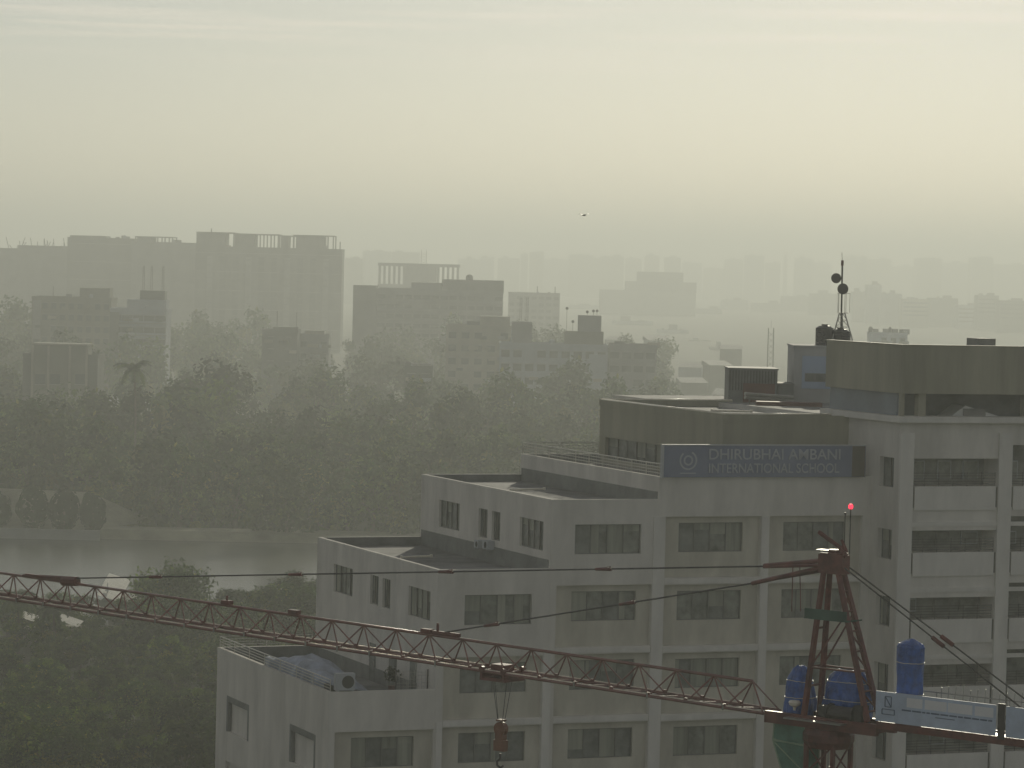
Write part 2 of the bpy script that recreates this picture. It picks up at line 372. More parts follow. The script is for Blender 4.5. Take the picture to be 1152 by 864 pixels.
for bi_, (a, c, ex) in enumerate(bays[:3]):
    for k, (to, bo) in enumerate(zip(tops[:6], bots[:6])):
        gr = MB()
        for q_ in range(5): gr.bar((a, WV+.25, bo+.15+.16*q_), (c, WV+.25, bo+.15+.16*q_), .022, 4)
        for q_ in range(7): gr.bar((a+(c-a)*q_/6, WV+.25, bo), (a+(c-a)*q_/6, WV+.25, bo+.85), .02, 4)
        gr.build('balcony_grille', steelm, school)
        rr = random.Random(k*7+bi_)
        for wx in (a+.4, a+2.5, a+4.2):
            f = MB(); x1_ = wx+rr.uniform(.9,1.3); f.box(wx, x1_, WV+1.5, WV+1.59, bo+.35, to-.2)
            o = f.build('balcony_window', framem if rr.random() < .6 else acm, school)
            pn = MB(); pn.box(wx+.07, x1_-.07, WV+1.47, WV+1.497, bo+.42, to-.27); pn.build('pane', [glass1, glass3][rr.randrange(2)], o)
# cornice, open top terrace, fascia
cz = MB(); cz.box(W0-.35, W1, WV-.4, WV+.9, 41.5, 41.85); cz.box(W0-.35, W0+.9, WV+.903, 6.1, 41.5, 41.85)
cz.build('cornice', pillm, school)
tf = MB(); tf.face([(W0,WV+.6,41.503),(W1,WV+.6,41.503),(W1,21,41.503),(W0,21,41.503)]); tf.face([(W0,21,41.2),(W1,21,41.2),(W1,38,41.2),(W0,38,41.2)]); tf.build('roof', roofm, school)
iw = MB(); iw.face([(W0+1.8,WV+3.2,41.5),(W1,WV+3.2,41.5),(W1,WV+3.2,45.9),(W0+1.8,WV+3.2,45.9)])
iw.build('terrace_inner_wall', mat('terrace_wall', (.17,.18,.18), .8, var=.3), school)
iw = MB(); iw.box(W0+.25, W0+.4, WV+.9, 6.0, 41.86, 43.2); iw.build('terrace_side_glazing', mat('terrace_side', (.16,.19,.23), .35, var=.2), school)
fa = MB(); fa.box(W0, W1, WV, WV+.25, 43.17, 45.95); fa.box(W0, W0+.25, WV+.253, 6.15, 43.17, 45.95)
fa.box(W0+.253, W1, WV+.253, 6.1, 45.5, 45.75); fa.box(W0,W0+.25,WV+.0,WV+.25,41.85,43.167)
for uu in (14.9, 22, 29, 36): fa.box(uu, uu+.5, WV+.26, WV+.7, 41.86, 45.49)
fa.build('roof_fascia', pentm, school)
cp_ = MB(); cp_.box(W0-.04, W1, WV-.04, WV+.29, 45.955, 46.02); cp_.box(W0-.04, W0+.29, WV+.293, 6.2, 45.955, 46.02); cp_.build('coping', pentm, school)
lu = MB(); lu.box(19.75, 20.85, -1.5, .0, 45.76, 46.40); lu.build('roof_hatch', darkb, school)
# rooftop skylight seen in the slot
skm = mat('skylight_white', (.55,.55,.52), .35, var=.1)
def to_w(u, v, z): c_, s_ = math.cos(YAW), math.sin(YAW); return Vector((SCH.x+u*c_-v*s_, SCH.y+u*s_+v*c_, z))
def sch_thing(name, u, v, z, label, cat, group=None): return empty(name, to_w(u, v, z), YAW, label, cat, group)
s = sch_thing('gabled_skylight', 19.0, -1.6, 41.51, 'low white gabled skylight under the tall roof fascia of the balcony wing', 'skylight')
m = MB(); m.face([(-2,-.8,0),(-.6,-.8,.95),(-.6,.8,.95),(-2,.8,0)]); m.face([(-.6,-.8,.95),(2,-.8,.25),(2,.8,.25),(-.6,.8,.95)]); m.face([(-2,-.8,0),(2,-.8,0),(2,-.8,.25),(-.6,-.8,.95)]); m.face([(-2,.8,0),(-.6,.8,.95),(2,.8,.25),(2,.8,0)])
m.build('glazed_roof', skm, s)
m = MB(); m.box(-.75,.75,-.86,-.803,.15,.78); m.build('glazing_frame', framem, s)

# ---------------------------------------------------------------- roof railings (each a thing)
def railing(name, pts, h, label, nrail=4, step=1.8, mesh=False):
    t = empty(name, to_w(*pts[0]), YAW, label, 'railing')
    b0 = Vector(pts[0])
    P = [Vector(p)-b0 for p in pts]
    for k in range(nrail):
        m = MB(); zz = h*(k+1)/nrail
        m.path([p+Vector((0,0,zz)) for p in P], .035 if k == nrail-1 else .022, 5); m.build('rail', railm, t)
    for a, c in zip(P, P[1:]):
        n_ = max(1, round((c-a).length/step))
        for q_ in range(n_+1):
            p = a.lerp(c, q_/n_); m = MB(); m.bar(p, p+Vector((0,0,h)), .028, 5); m.build('post', railm, t)
        if mesh:
            m = MB(); L_ = (c-a).length; nn = int(L_/.25)
            for q_ in range(nn): p = a.lerp(c, q_/nn); m.bar(p, p+Vector((0,0,h)), .010, 4)
            m.build('baluster', railm, t)
railing('roof_railing', [(-13.8,21.0,26.26),(-19.73,21.0,26.26),(-19.73,.12,26.26)], .66, 'pale pipe railing along the tarpaulin edge of the lowest school terrace', step=3)
railing('roof_railing', [(5.2,21.0,38.14),(.02,21.0,38.14),(.02,.1,38.14)], .70, 'pale metal railing round the terrace below the olive rooftop storey', step=2.1, mesh=True)
t = sch_thing('mesh_fence', -15.6, .9, 25.36, 'thin grey mesh fence inside the front parapet of the lowest terrace', 'fence')
for k in range(2): m = MB(); m.bar((k*1.9,0,0),(k*1.9,0,1.9),.05,6); m.build('post', steelm, t)
m = MB()
for k in range(9): m.bar((0,0,.15+.2*k),(2.0,0,.15+.2*k),.010,4)
for k in range(9): m.bar((.22*k,0,.1),(.22*k,0,1.85),.010,4)
m.build('wire_mesh', galv, t)

# ---------------------------------------------------------------- sign board
sg = sch_thing('sign_board', 0, -.25, 38.14, 'long blue sign board lettered with the school name on the parapet', 'sign')
m = MB(); m.box(.0,13.05,0,.16,-.02,1.8); m.build('panel', signm, sg)
m = MB(); m.box(-.12,-.003,-.04,.2,-.05,1.86); m.box(-.12,13.05,-.05,.2,1.803,1.87); m.build('frame', acm, sg)
m = MB(); m.box(12.15,13.0,-.02,-.003,.0,1.79); m.build('dark_end_strip', mat('dark_brown', (.10,.085,.065), .7, var=.2), sg)  # darker brown strip over the last stretch of the sign
def text_mesh(s, x0, x1, z0, z1, y, name, material, parent):
    cu = bpy.data.curves.new('t', 'FONT'); cu.body = s; cu.extrude = .02; cu.offset = .006
    to = bpy.data.objects.new('t', cu); col.objects.link(to)
    dg = bpy.context.evaluated_depsgraph_get(); me = bpy.data.meshes.new_from_object(to.evaluated_get(dg)); bpy.data.objects.remove(to)
    xs = [v.co.x for v in me.vertices]; ys_ = [v.co.y for v in me.vertices]
    a, b_, c_, d_ = min(xs), max(xs), min(ys_), max(ys_)
    for v in me.vertices:
        X = x0+(v.co.x-a)/(b_-a)*(x1-x0); Z = z0+(v.co.y-c_)/(d_-c_)*(z1-z0); v.co = (X, y-.02-v.co.z, Z)
    me.materials.clear(); me.materials.append(material); me.name = name
    return obj(name, me, parent)
text_mesh('DHIRUBHAI AMBANI', 2.85, 11.35, 1.0, 1.62, -.02, 'lettering', signl, sg)
text_mesh('INTERNATIONAL SCHOOL', 2.85, 11.3, .22, .78, -.02, 'lettering', signl, sg)
m = MB()
for ra, rb in ((.56,.46),(.30,.20)):
    N = 28
    for k in range(N):
        if ra > .5 and 5 <= k <= 9: continue
        a, b_ = 2*math.pi*k/N, 2*math.pi*(k+1)/N
        m.face([(1.55+ra*math.cos(a),-.012,.95+ra*math.sin(a)),(1.55+ra*math.cos(b_),-.012,.95+ra*math.sin(b_)),(1.55+rb*math.cos(b_),-.012,.95+rb*math.sin(b_)),(1.55+rb*math.cos(a),-.012,.95+rb*math.sin(a))])
m.box(1.05,2.05,-.014,-.008,.18,.24)
m.build('emblem', signl, sg)

# ---------------------------------------------------------------- AC units and terrace clutter
def ac_unit(u, v, z, w_, d_, h_, label, rz=0, fan=True):
    t = empty('air_conditioner', to_w(u, v, z), YAW+rz, label, 'air conditioner')
    m = MB(); m.box(-w_/2,w_/2,-d_/2,d_/2,.06,h_); m.box(-w_/2+.08,-w_/2+.16,-d_/2,d_/2,0,.057); m.box(w_/2-.16,w_/2-.08,-d_/2,d_/2,0,.057); m.build('casing', acm, t)
    m = MB(); N = 18; rr = h_*.36; cx = w_*.12
    pts = [(cx+rr*math.cos(2*math.pi*k/N), -d_/2-.012, h_*.52+rr*math.sin(2*math.pi*k/N)) for k in range(N)]; m.face(pts)
    m.build('fan_grille', darkin, t)
ac_unit(-18.85, .28, 26.253, 1.1, .45, 1.0, 'white outdoor air conditioner at the corner of the lowest terrace')
for k, (uu, vv, zz, lb) in enumerate(((-13.80,8.3,28.95,'small white air conditioner under the narrow windows of the second step'),)):
    pass
ac_unit(-7.05, 8.9, 33.2, .8, .45, .55, 'small white air conditioner box under the narrow pair of windows', -math.pi/2)
ac_unit(-7.05, 10.3, 33.15, .6, .45, .5, 'smaller air conditioner box farther along the same side wall', -math.pi/2)
# tarpaulin thrown over the terrace rail
def lumpy(name, nx, ny, fn, material, parent=None, smooth=True):
    v = []; f = []
    for i in range(nx+1):
        for k in range(ny+1): v.append(fn(i/nx, k/ny))
    for i in range(nx):
        for k in range(ny):
            a = i*(ny+1)+k; f.append((a, a+ny+1, a+ny+2, a+1))
    me = bpy.data.meshes.new(name); me.from_pydata(v, [], f); me.materials.append(material)
    if smooth: me.polygons.foreach_set('use_smooth', [True]*len(f))
    o = obj(name, me, parent); md = o.modifiers.new('thick', 'SOLIDIFY'); md.thickness = .03
    return o
def tarp(s_, t_):
    v = 2.0+s_*10.5
    prof = [(-1.0,.40),(-.02,1.02+.3*math.sin(s_*9)),(.55,1.15+.55*math.sin(s_*3.14)),(1.7,.75+1.15*math.sin(s_*3.1)**2),(2.8,.45+.6*math.sin(s_*2.6)),(3.4,.05)]
    x = t_*(len(prof)-1); i = min(int(x), len(prof)-2); fr = x-i
    du = prof[i][0]*(1-fr)+prof[i+1][0]*fr; z_ = prof[i][1]*(1-fr)+prof[i+1][1]*fr
    du = max(du, .02)+.12*math.sin(v*3.1+t_*9); z_ += .10*math.sin(v*2.3+t_*14)+.06*math.sin(v*5.7)
    return (du, v, max(.04, z_))
tp = lumpy('tarpaulin', 26, 14, tarp, palet); tp.location = to_w(-19.6, 0, 25.4); tp.rotation_euler.z = YAW
tag(tp, 'crumpled pale blue sheet covering goods against the terrace railing', 'tarpaulin')
# potted plant / bins by the doors
pt = sch_thing('potted_plant', -14.2, 5.3, 25.36, 'dark bushy plant in a pot by the terrace doors', 'plant')
m = MB(); m.lathe((0,0,0), [(.18,0),(.25,.4),(.27,.42)], 10); m.build('pot', redm, pt)
m = MB(); rr = random.Random(5)
for k in range(160):
    a = rr.uniform(0,6.28); e = rr.uniform(-.6,1.5); r0 = rr.uniform(.1,.5); p = Vector((r0*math.cos(a)*math.cos(e), r0*math.sin(a)*math.cos(e), .95+r0*1.2*math.sin(e)))
    d1 = Vector((rr.gauss(0,1),rr.gauss(0,1),rr.gauss(0,1))).normalized()*.12; d2 = d1.cross(Vector((rr.gauss(0,1),rr.gauss(0,1),1))).normalized()*.06
    m.face([p-d1,p+d2,p+d1,p-d2])
m.build('foliage', leafs[0], pt)

def on_z(px, py, z):
    d = ray(px, py); return Vector((0, 0, CAM_H)) + d*((z-CAM_H)/d.z)
for (xa, ya, xb, yb, zz, lb) in ((451,627,486,625.6,32.52,'thin white pipe lying across the grey roof of the second school step'),(574,551.2,613,550,36.5,'bright white pipe lying across the grey roof of the third school step'),(800,462,846,463,41.33,'pale pipe lying on the roof of the olive storey')):
    A_, B_ = on_z(xa, ya, zz), on_z(xb, yb, zz); m = MB(); m.bar((0,0,0), B_-A_, .07, 8); m.bar((B_-A_)*.02+Vector((0,0,-.07)), (B_-A_)*.02+Vector((0,0,.1)), .09, 6); m.bar((B_-A_)*.98+Vector((0,0,-.07)), (B_-A_)*.98+Vector((0,0,.1)), .09, 6)
    o = m.build('roof_pipe', capm); o.location = A_; tag(o, lb, 'pipe')
# ---------------------------------------------------------------- things on the school's rear roof
def rbox(name, px0, px1, ptop, zbase, Y, dep, label, cat, material, extra=None, louvre=False):
    a = at(px0, ptop, Y); c = at(px1, ptop, Y); w_ = c.x-a.x; h_ = (a.z+c.z)/2-zbase
    t = empty(name, (a.x, Y, zbase), 0, label, cat)
    m = MB(); m.box(0, w_, 0, dep, 0, h_); m.build('wall', material, t)
    m = MB(); m.box(-.06, w_+.06, -.06, dep+.06, h_, h_+.1); m.build('roof_slab', material, t)
    if extra: extra(t, w_, h_)
    return t
def lv(t, w_, h_):
    m = MB()
    for k in range(16): m.box(.06+w_*k/16.5, .06+w_*k/16.5+.05, -.06, -.003, h_*.42, h_*.97)
    m.build('louvre_screen', steelm, t)
    m = MB(); m.box(w_*.30, w_*.95, -.08, -.062, h_*.05, h_*.62); m.build('panel', redm, t)
rbox('plant_room', 820, 875, 416, 41.2, 214, 4, 'dark louvred plant room on the roof beyond the olive storey', 'plant room', darkb, lv)
rbox('plant_room', 875.5, 893, 433, 41.2, 214.5, 3, 'low dark plant room between the louvred box and the white stair tower', 'plant room', darkb)
def st(t, w_, h_):
    m = MB(); m.box(.55, w_-.3, -.05, -.003, h_*.30, h_*.85); m.build('blue_panel', mat('pale_blue_paint', (.38,.46,.58), .7, var=.12), t)
    m = MB(); m.box(.75, 2.2, -.08, -.053, h_*.42, h_*.56); o = m.build('window', framem, t)
    m = MB(); m.box(.85, 1.35, -.1, -.083, h_*.44, h_*.55); m.box(1.5, 2.1, -.1, -.083, h_*.44, h_*.55); m.build('pane', glass1, o)
rbox('stair_tower', 893.5, 966, 391, 41.2, 215, 5, 'white and blue rooftop stair tower under the antenna mast', 'stair tower', mat('stair_tower_paint', (.46,.46,.44), .8, var=.15), st)
a = at(893, 391, 215).z+.1
for px, rr, zz, lb in ((928, .62, 1.2, 'black ribbed water tank on the stair tower beside the mast foot'), (946, .70, 1.0, 'shorter black water tank standing under the antenna mast')):
    p = at(px, 391, 216.5); t = empty('water_tank', (p.x, 217, a), 0, lb, 'water tank')
    m = MB(); pr = []
    for k in range(9): pr += [(rr, zz*k/9), (rr*.95, zz*(k+.5)/9)]
    pr += [(rr, zz), (rr*.6, zz+.15), (rr*.25, zz+.2)]
    m.lathe((0,0,0), pr, 18); m.build('tank_body', tankm, t)
    m = MB(); m.lathe((0,0,zz+.2), [(.22,0),(.22,.08)], 10); m.build('lid', tankm, t)
for k, (y0, y1) in enumerate(((443,447),(447,451))):
    A = at(838, y0, 209); C = at(892, y1, 211); m = MB(); n_ = 2
    m.bar((0,0,0), C-A, .12, 8); 
    for q_ in (.1,.5,.9): p = (C-A)*q_; m.bar(p, (p.x, p.y, 41.2-A.z), .05, 5)
    o = m.build('roof_duct', galv); o.location = A; tag(o, ['upper galvanised pipe run in front of the louvred plant room','lower galvanised pipe run in front of the louvred plant room'][k], 'pipe')
m = MB(); A = at(850, 452, 208); C = at(925, 460, 207); m.box(0, (C-A).x, 0, 1.2, -.6, .0)
o = m.build('red_pipe_tray', redm); o.location = (A.x, 207, 41.75); tag(o, 'low rust red tray lying on the roof before the stair tower', 'cable tray')
# antenna mast
MX = at(946, 385, 217); base = Vector((MX.x, 217, a)); tipz = at(944, 284, 217).z-a
t = empty('antenna_mast', base, 0, 'thin lattice antenna mast with two round dishes on the school roof', 'antenna mast')
zt = at(948, 352, 217).z-a
m = MB(); legs = [(-.75,-.6),(.85,-.6),(.2,.8)]
for lx, ly in legs:
    m.bar((lx,ly,0),(lx*.22,ly*.22,zt), .045, 5)
for k in range(5):
    q0, q1 = k/5, (k+1)/5
    for i in range(3):
        A = legs[i]; C = legs[(i+1) % 3]; s0 = 1-.78*q0; s1 = 1-.78*q1
        m.bar((A[0]*s0,A[1]*s0,zt*q0),(C[0]*s1,C[1]*s1,zt*q1),.022,4); m.bar((A[0]*s1,A[1]*s1,zt*q1),(C[0]*s1,C[1]*s1,zt*q1),.02,4)
m.build('lattice_legs', galv, t)
m = MB(); zr = at(947, 334, 217).z-a
for zz in (zt, zr+.25):
    for k in range(10): a0_, a1_ = 2*math.pi*k/10, 2*math.pi*(k+1)/10; m.bar((.1+.42*math.cos(a0_),.42*math.sin(a0_),zz),(.1+.42*math.cos(a1_),.42*math.sin(a1_),zz),.025,4)
for k in range(5): a0_ = 2*math.pi*k/5; m.bar((.1+.42*math.cos(a0_),.42*math.sin(a0_),zt),(.1+.42*math.cos(a0_),.42*math.sin(a0_),zr+.25),.02,4)
m.build('work_platform', galv, t)
m = MB(); zm = at(945, 297, 217).z-a; m.bar((0,0,0),(-.05,0,zm),.06,6); m.bar((-.05,0,zm),(-.1,0,tipz),.02,4); m.build('pole', steelm, t)
m = MB(); m.bar((-.05,0,zm-.1),(-.05,0,zm+.25),.09,6); m.build('pole_joint', redm, t)
for px, py, rr in ((940.5, 313, .34), (948, 325, .37)):
    P = at(px, py, 216.5)-base; m = MB(); N = 18
    m.bar(P+Vector((0,-.12,0)), P+Vector((0,.12,0)), rr, N, rr*.9); m.bar(P+Vector((0,.1,0)), Vector((-.03,0,P.z)), .05, 5)
    m.build('dish', steelm, t)

# ================================================================ TOWER CRANE
CM = Vector((11.5, 118.3, 0)); JA = math.atan2(.631, -.776)
crane = empty('tower_crane', CM, JA, 'red lattice tower crane with long jib crossing before the school', 'tower crane')
# crane frame: x = along the jib (s), y = across; +y points towards the camera side, so n = -y
JZ = lambda s: 33.73 + .0186*(s-3.6)
# mast
ms, hw = -.48, .58
m = MB()
for dx in (-hw, hw):
    for dy in (-hw, hw): m.box(ms+dx-.07, ms+dx+.07, dy-.07, dy+.07, 0, 33.1)
m.build('mast_chord', cranem, crane)
m = MB(); z_ = 1.0; fl_ = 1
while z_ < 32.4:
    for (ax, ay), (bx, by) in (((-hw,-hw),(hw,-hw)),((hw,-hw),(hw,hw)),((hw,hw),(-hw,hw)),((-hw,hw),(-hw,-hw))):
        p, q_ = ((ax,ay),(bx,by)) if fl_ > 0 else ((bx,by),(ax,ay))
        m.bar((ms+p[0],p[1],z_),(ms+q_[0],q_[1],z_+1.1),.035,4); m.bar((ms+ax,ay,z_),(ms+bx,by,z_),.03,4)
    z_ += 1.1; fl_ = -fl_
m.build('mast_bracing', cranem, crane)
m = MB(); m.bar((ms-.1,-.25,1),(ms-.1,-.25,33),.03,5); m.bar((ms-.1,.15,1),(ms-.1,.15,33),.03,5)
for k in range(100): m.bar((ms-.1,-.25,1+k*.32),(ms-.1,.15,1+k*.32),.015,4)
m.build('ladder', galv, crane)
m = MB(); m.lathe((ms,0,32.75), [(.8,0),(.95,.25),(.95,.5),(.85,.7)], 20); m.build('slewing_ring', cranem, crane)
m = MB(); m.box(-2.95,1.9,-.72,-.52,33.47,33.9); m.box(-2.95,1.9,.52,.72,33.47,33.9); m.box(-2.9,1.85,-.515,.515,33.55,33.7); m.build('slewing_platform', cranem, crane)
m = MB(); m.box(-1.7,.8,-1.1,-.73,33.75,33.80); m.box(-1.7,.8,.73,1.1,33.75,33.80); m.build('side_walkway', galv, crane)
# apex tower
head = (-.5, 39.35)
m = MB()
for (bs, bn, ts, tn) in ((.28,.52,-.2,.2),(.28,-.52,-.2,-.2),(-2.4,.42,-.8,.18),(-2.4,-.42,-.8,-.18)):
    m.bar((bs,bn,33.9),(ts,tn,39.2),.135,6,.12)
m.build('apex_leg', cranem, crane)
m = MB()
def legp(fr, b0, t0): return b0+(t0-b0)*fr
for k in range(7):
    q_ = (k+.5)/7.5; zz = 33.9+5.3*q_
    s0, s1 = legp(q_,.28,-.2), legp(q_,-2.4,-.8); n0, n1 = legp(q_,.52,.2), legp(q_,.42,.18)
    if k in (1,2,4): m.bar((s0,-n0,zz),(s0,n0,zz),.045,5)
    m.bar((s1,-n1,zz),(s1,n1,zz),.04,5)
    if k < 6:
        q2 = (k+1.5)/7.5; z2 = 33.9+5.3*q2; m.bar((s1,-n1,zz),(legp(q2,-2.4,-.8),legp(q2,.42,.18),z2),.035,4)
q_ = .62
for sg_ in (-1, 1):
    m.bar((legp(.33,.28,-.2),sg_*.42,33.9+5.3*.33),(legp(.33,-2.4,-.8),sg_*.34,33.9+5.3*.33),.045,5)
    m.bar((legp(.33,.28,-.2),sg_*.42,33.9+5.3*.33),(legp(.72,-2.4,-.8),sg_*.24,33.9+5.3*.72),.035,4)
m.build('apex_bracing', cranem, crane)
m = MB(); m.box(-1.45,.42,-.50,.50,37.42,37.47); m.box(-1.42,.4,.47,.497,37.473,37.80); m.build('apex_platform', mat('green_grating', (.08,.14,.11), .95, var=.3, spec=.05), crane)
m = MB(); m.box(-1.0,.02,-.28,.28,39.1,39.8); m.box(-.9,-.1,-.33,.33,39.8,39.86); m.lathe((-.5,0,39.86), [(.22,0),(.22,.12)], 12); m.build('apex_head', cranem, crane)
m = MB(); m.box(-.35,.25,-.3,.1,39.865,39.93); m.build('head_plate', galv, crane)
m = MB(); m.bar((-1.0,0,39.7),(-.75,0,40.1),.12,6); m.bar((-.95,0,39.95),(.2,0,40.56),.085,6); m.bar((-1.05,0,39.9),(-.8,0,40.35),.06,6); m.build('service_derrick', cranem, crane)
m = MB(); m.bar((-.92,.0,39.8),(-.92,0,41.31),.018,5); m.bar((-.92,0,41.28),(-.92,0,41.36),.04,6); m.build('lightning_rod', steelm, crane)
m = MB(); m.bar((-1.15,0,39.8),(-1.15,0,41.5),.022,5); ml = m.build('beacon_pole', steelm, crane)
rm = bpy.data.materials.new('beacon_red'); rm.use_nodes = True; bb = rm.node_tree.nodes['Principled BSDF']; bb.inputs['Base Color'].default_value = (.8,.02,.03,1); bb.inputs['Emission Color'].default_value = (1,.03,.06,1); bb.inputs['Emission Strength'].default_value = 3.2
m = MB(); m.lathe((-1.15,0,41.5), [(.06,0),(.085,.05),(.085,.12),(.05,.18)], 10); m.build('beacon_lamp', rm, ml)
# jib
JW, JH, PSP, S0, S1 = .55, 1.10, 1.76, 2.15, 58.0
mt = MB(); mbm = MB(); md = MB(); mtop = []
for sd in (-1, 1): mbm.box(0,0,0,0,0,0)
mbm = MB()
def jb(s, sd): return Vector((s, sd*JW, JZ(s)+.06))
def jt(s): return Vector((s, 0, JZ(s)+JH))
for sd in (-1, 1):
    a_, b_ = jb(S0-.1, sd), jb(S1, sd)
    for (oz, oy) in ((0,0),):
        mbm.bar(a_, b_, .062, 16)
n_ = int((S1-2.95)/PSP)
mt.bar(jt(2.95), jt(2.95+n_*PSP), .06, 16)
for k in range(n_+1):
    s_ = 2.95+k*PSP; T = jt(s_)
    for sd in (-1, 1):
        for ds in (-PSP/2, PSP/2):
            if s_+ds > S0-.1: md.bar(T, jb(s_+ds, sd), .032, 5)
ml_ = MB()
for k in range(2*n_+2):
    s_ = 2.95-PSP/2+k*PSP/2
    if s_ < S0: continue
    ml_.bar(jb(s_,-1), jb(s_,1), .034, 5)
    if k % 2: ml_.bar(jb(s_,-1), jb(s_+PSP/2,1), .028, 4)
    else: ml_.bar(jb(s_,1), jb(s_+PSP/2,-1), .028, 4)
mt.build('jib_top_chord', cranel, crane, True); mbm.build('jib_bottom_chord', cranel, crane, True); md.build('jib_bracing', cranel, crane); ml_.build('jib_lacing', cranel, crane)
for k in range(n_+1):
    s_ = 2.95+PSP/2+k*PSP
    for sd in (-1, 1): gs = MB(); gs.box(s_-.09, s_+.09, sd*JW-.02*sd-.03, sd*JW+.03, JZ(s_)+.02, JZ(s_)+.20); gs.build('gusset_plate', cranel, crane)
for k in range(n_+1):
    s_ = 2.95+k*PSP
    if k % 2 == 0 or s_ > 20: gi = MB(); gi.box(s_+PSP/2-.035, s_+PSP/2+.035, JW+.07, JW+.10, JZ(s_)-.02, JZ(s_)+.20); gi.build('section_pin', galv, crane)
trk = mat('worn_track_glint', (.80,.72,.60), .46, metal=.95, var=.2, scale=2, spec=.8)  # bare track steel, coloured bright for the jib's sun glint
for sd in (-1, 1):
    m = MB(); m.bar(jb(S0,sd)+Vector((0,0,.065)), jb(S1,sd)+Vector((0,0,.065)), .030, 12); m.build('trolley_track_glint', trk, crane, True)  # thin bar added along each bottom chord to carry the glint
for s_ in (18.9, 26.2, 30.1):
    m = MB(); m.box(s_-.25, s_+.25, -.13, .13, JZ(s_)+JH+.05, JZ(s_)+JH+.22)
    if s_ > 30: m.bar((30.1,0,JZ(30.1)+JH+.1),(30.1,0,JZ(30.1)+JH+.42),.05,5)
    m.build('rope_guide', cranem, crane)
# pendants
def pendant(P, Q, clamps, n0):
    m = MB(); P = Vector(P); Q = Vector(Q); m.bar(P, Q, .032, 6); o = m.build('pendant_bar', steelm, crane)
    for f_ in clamps:
        c_ = P.lerp(Q, f_); d = (Q-P).normalized(); m = MB(); m.bar(c_-d*.38, c_+d*.38, .085, 6, .055); m.bar(c_-d*.36+Vector((0,0,.07)), c_-d*.18+Vector((0,0,.07)), .03, 5); m.build('clevis', cranem, o); m = MB(); m.bar(c_-d*.40+Vector((0,0,.03)), c_-d*.22+Vector((0,0,.04)), .05, 8); m.build('clevis_glint', capm, o)  # bright tip added on each clevis, a glint painted in cream
pendant((2.4,0,39.14), (39.8,0,35.70), [.205,.417,.636,.856], 0)
pendant((2.95,0,38.48), (18.15,0,35.24), [.39,.83], 0)
m = MB(); m.bar((-.1,-.12,39.55),(2.6,-.02,39.14),.085,6); m.bar((-.1,.12,39.38),(2.6,.02,39.1),.06,6); m.bar((-.1,-.1,39.2),(1.9,0,38.75),.07,6); m.bar((-.1,.1,39.3),(3.1,0,38.45),.085,6); m.bar((1.3,0,39.3),(1.3,0,37.55),.02,4); m.bar((1.0,0,39.3),(.9,0,37.6),.02,4)
m.build('tie_link', cranem, crane)
m = MB(); m.box(39.4,42.6,-.09,.09,JZ(41)+JH+.06,JZ(41)+JH+.17); m.bar((39.3,0,35.6),(40.2,0,35.55),.22,8); m.bar((42.8,0,JZ(42.8)+JH+.02),(39.5,0,35.72),.08,6); m.build('pendant_anchor', cranem, crane)
m = MB(); m.box(17.2,18.6,-.08,.08,JZ(18)+JH+.05,JZ(18)+JH+.2); m.bar((18.35,0,35.1),(18.35,0,35.62),.06,6); m.build('pendant_anchor', cranem, crane)
for yy in (-.45, .45):
    P = Vector((-1.07,yy*.35,39.35)); Q = Vector((-9.3,yy,34.75)); m = MB(); m.bar(P, Q, .03, 6); o = m.build('counter_tie', steelm, crane)
    c_ = P.lerp(Q, .5); d = (Q-P).normalized(); m = MB(); m.bar(c_-d*.28, c_+d*.28, .085, 6); m.build('clevis', cranem, o)
# counter jib
m = MB()
for sd in (-.62, .62): m.box(-12.5,-2.952,sd-.07,sd+.07,33.75,34.03)
for k in range(11): m.box(-3.4-k*.9,-3.32-k*.9,-.549,.549,33.8,33.9)
m.build('counter_jib_beam', cranem, crane)
m = MB(); m.box(-12.4,-3.0,-.54,.54,33.93,33.97); m.build('walkway', galv, crane)
m = MB(); m.box(-12.4,-10.2,-.5,.5,32.4,34.9); m.build('counterweight', B[4], crane)
m = MB()
for sd in (-.66,.66):
    m.bar((-12.3,sd,35.15),(-3.0,sd,35.10),.022,5)
    for k in range(7): m.bar((-3.1-k*1.5,sd,34.03),(-3.1-k*1.5,sd,35.12),.02,4)
for k in range(14): m.bar((-4.8-k*.3,-.6+.1*(k % 3),34.0),(-4.9-k*.3,-.5,35.35+.05*(k % 4)),.014,4)
m.build('handrail', galv, crane)
# cab
cb = MB()
def loft(rings, mb):
    for A, C in zip(rings, rings[1:]):
        N = len(A)
        for i in range(N): mb.face([A[i], A[(i+1) % N], C[(i+1) % N], C[i]])
    mb.face(list(reversed(rings[0]))); mb.face(rings[-1])
y0c, y1c = -.45, .50
rings = [[(1.05,y0c,31.55),(1.05,y1c,31.55),(.25,y1c,31.55),(.25,y0c,31.55)],[(1.35,y0c,31.8),(1.35,y1c,31.8),(-.1,y1c,31.8),(-.1,y0c,31.8)],[(1.75,y0c,32.8),(1.75,y1c,32.8),(-.15,y1c,32.8),(-.15,y0c,32.8)],[(1.7,y0c,33.55),(1.7,y1c,33.55),(-.15,y1c,33.55),(-.15,y0c,33.55)]]
rings = [[(max(x-.12, .24),y,z) for x,y,z in r] for r in rings]
loft(rings, cb); co = cb.build('operator_cab', cabm, crane)
m = MB()
for i in range(4): m.path([r[i] for r in rings], .035, 5)
for r in rings[1:]: m.path(r+[r[0]], .03, 5)
m.bar(rings[2][1], rings[1][2], .03, 5)
m.bar((1.6,y1c+.02,32.85),(.2,y1c+.02,32.75),.03,5); m.build('cab_frame', mat('cab_frame_green', (.30,.40,.28), .4, var=.1), co)
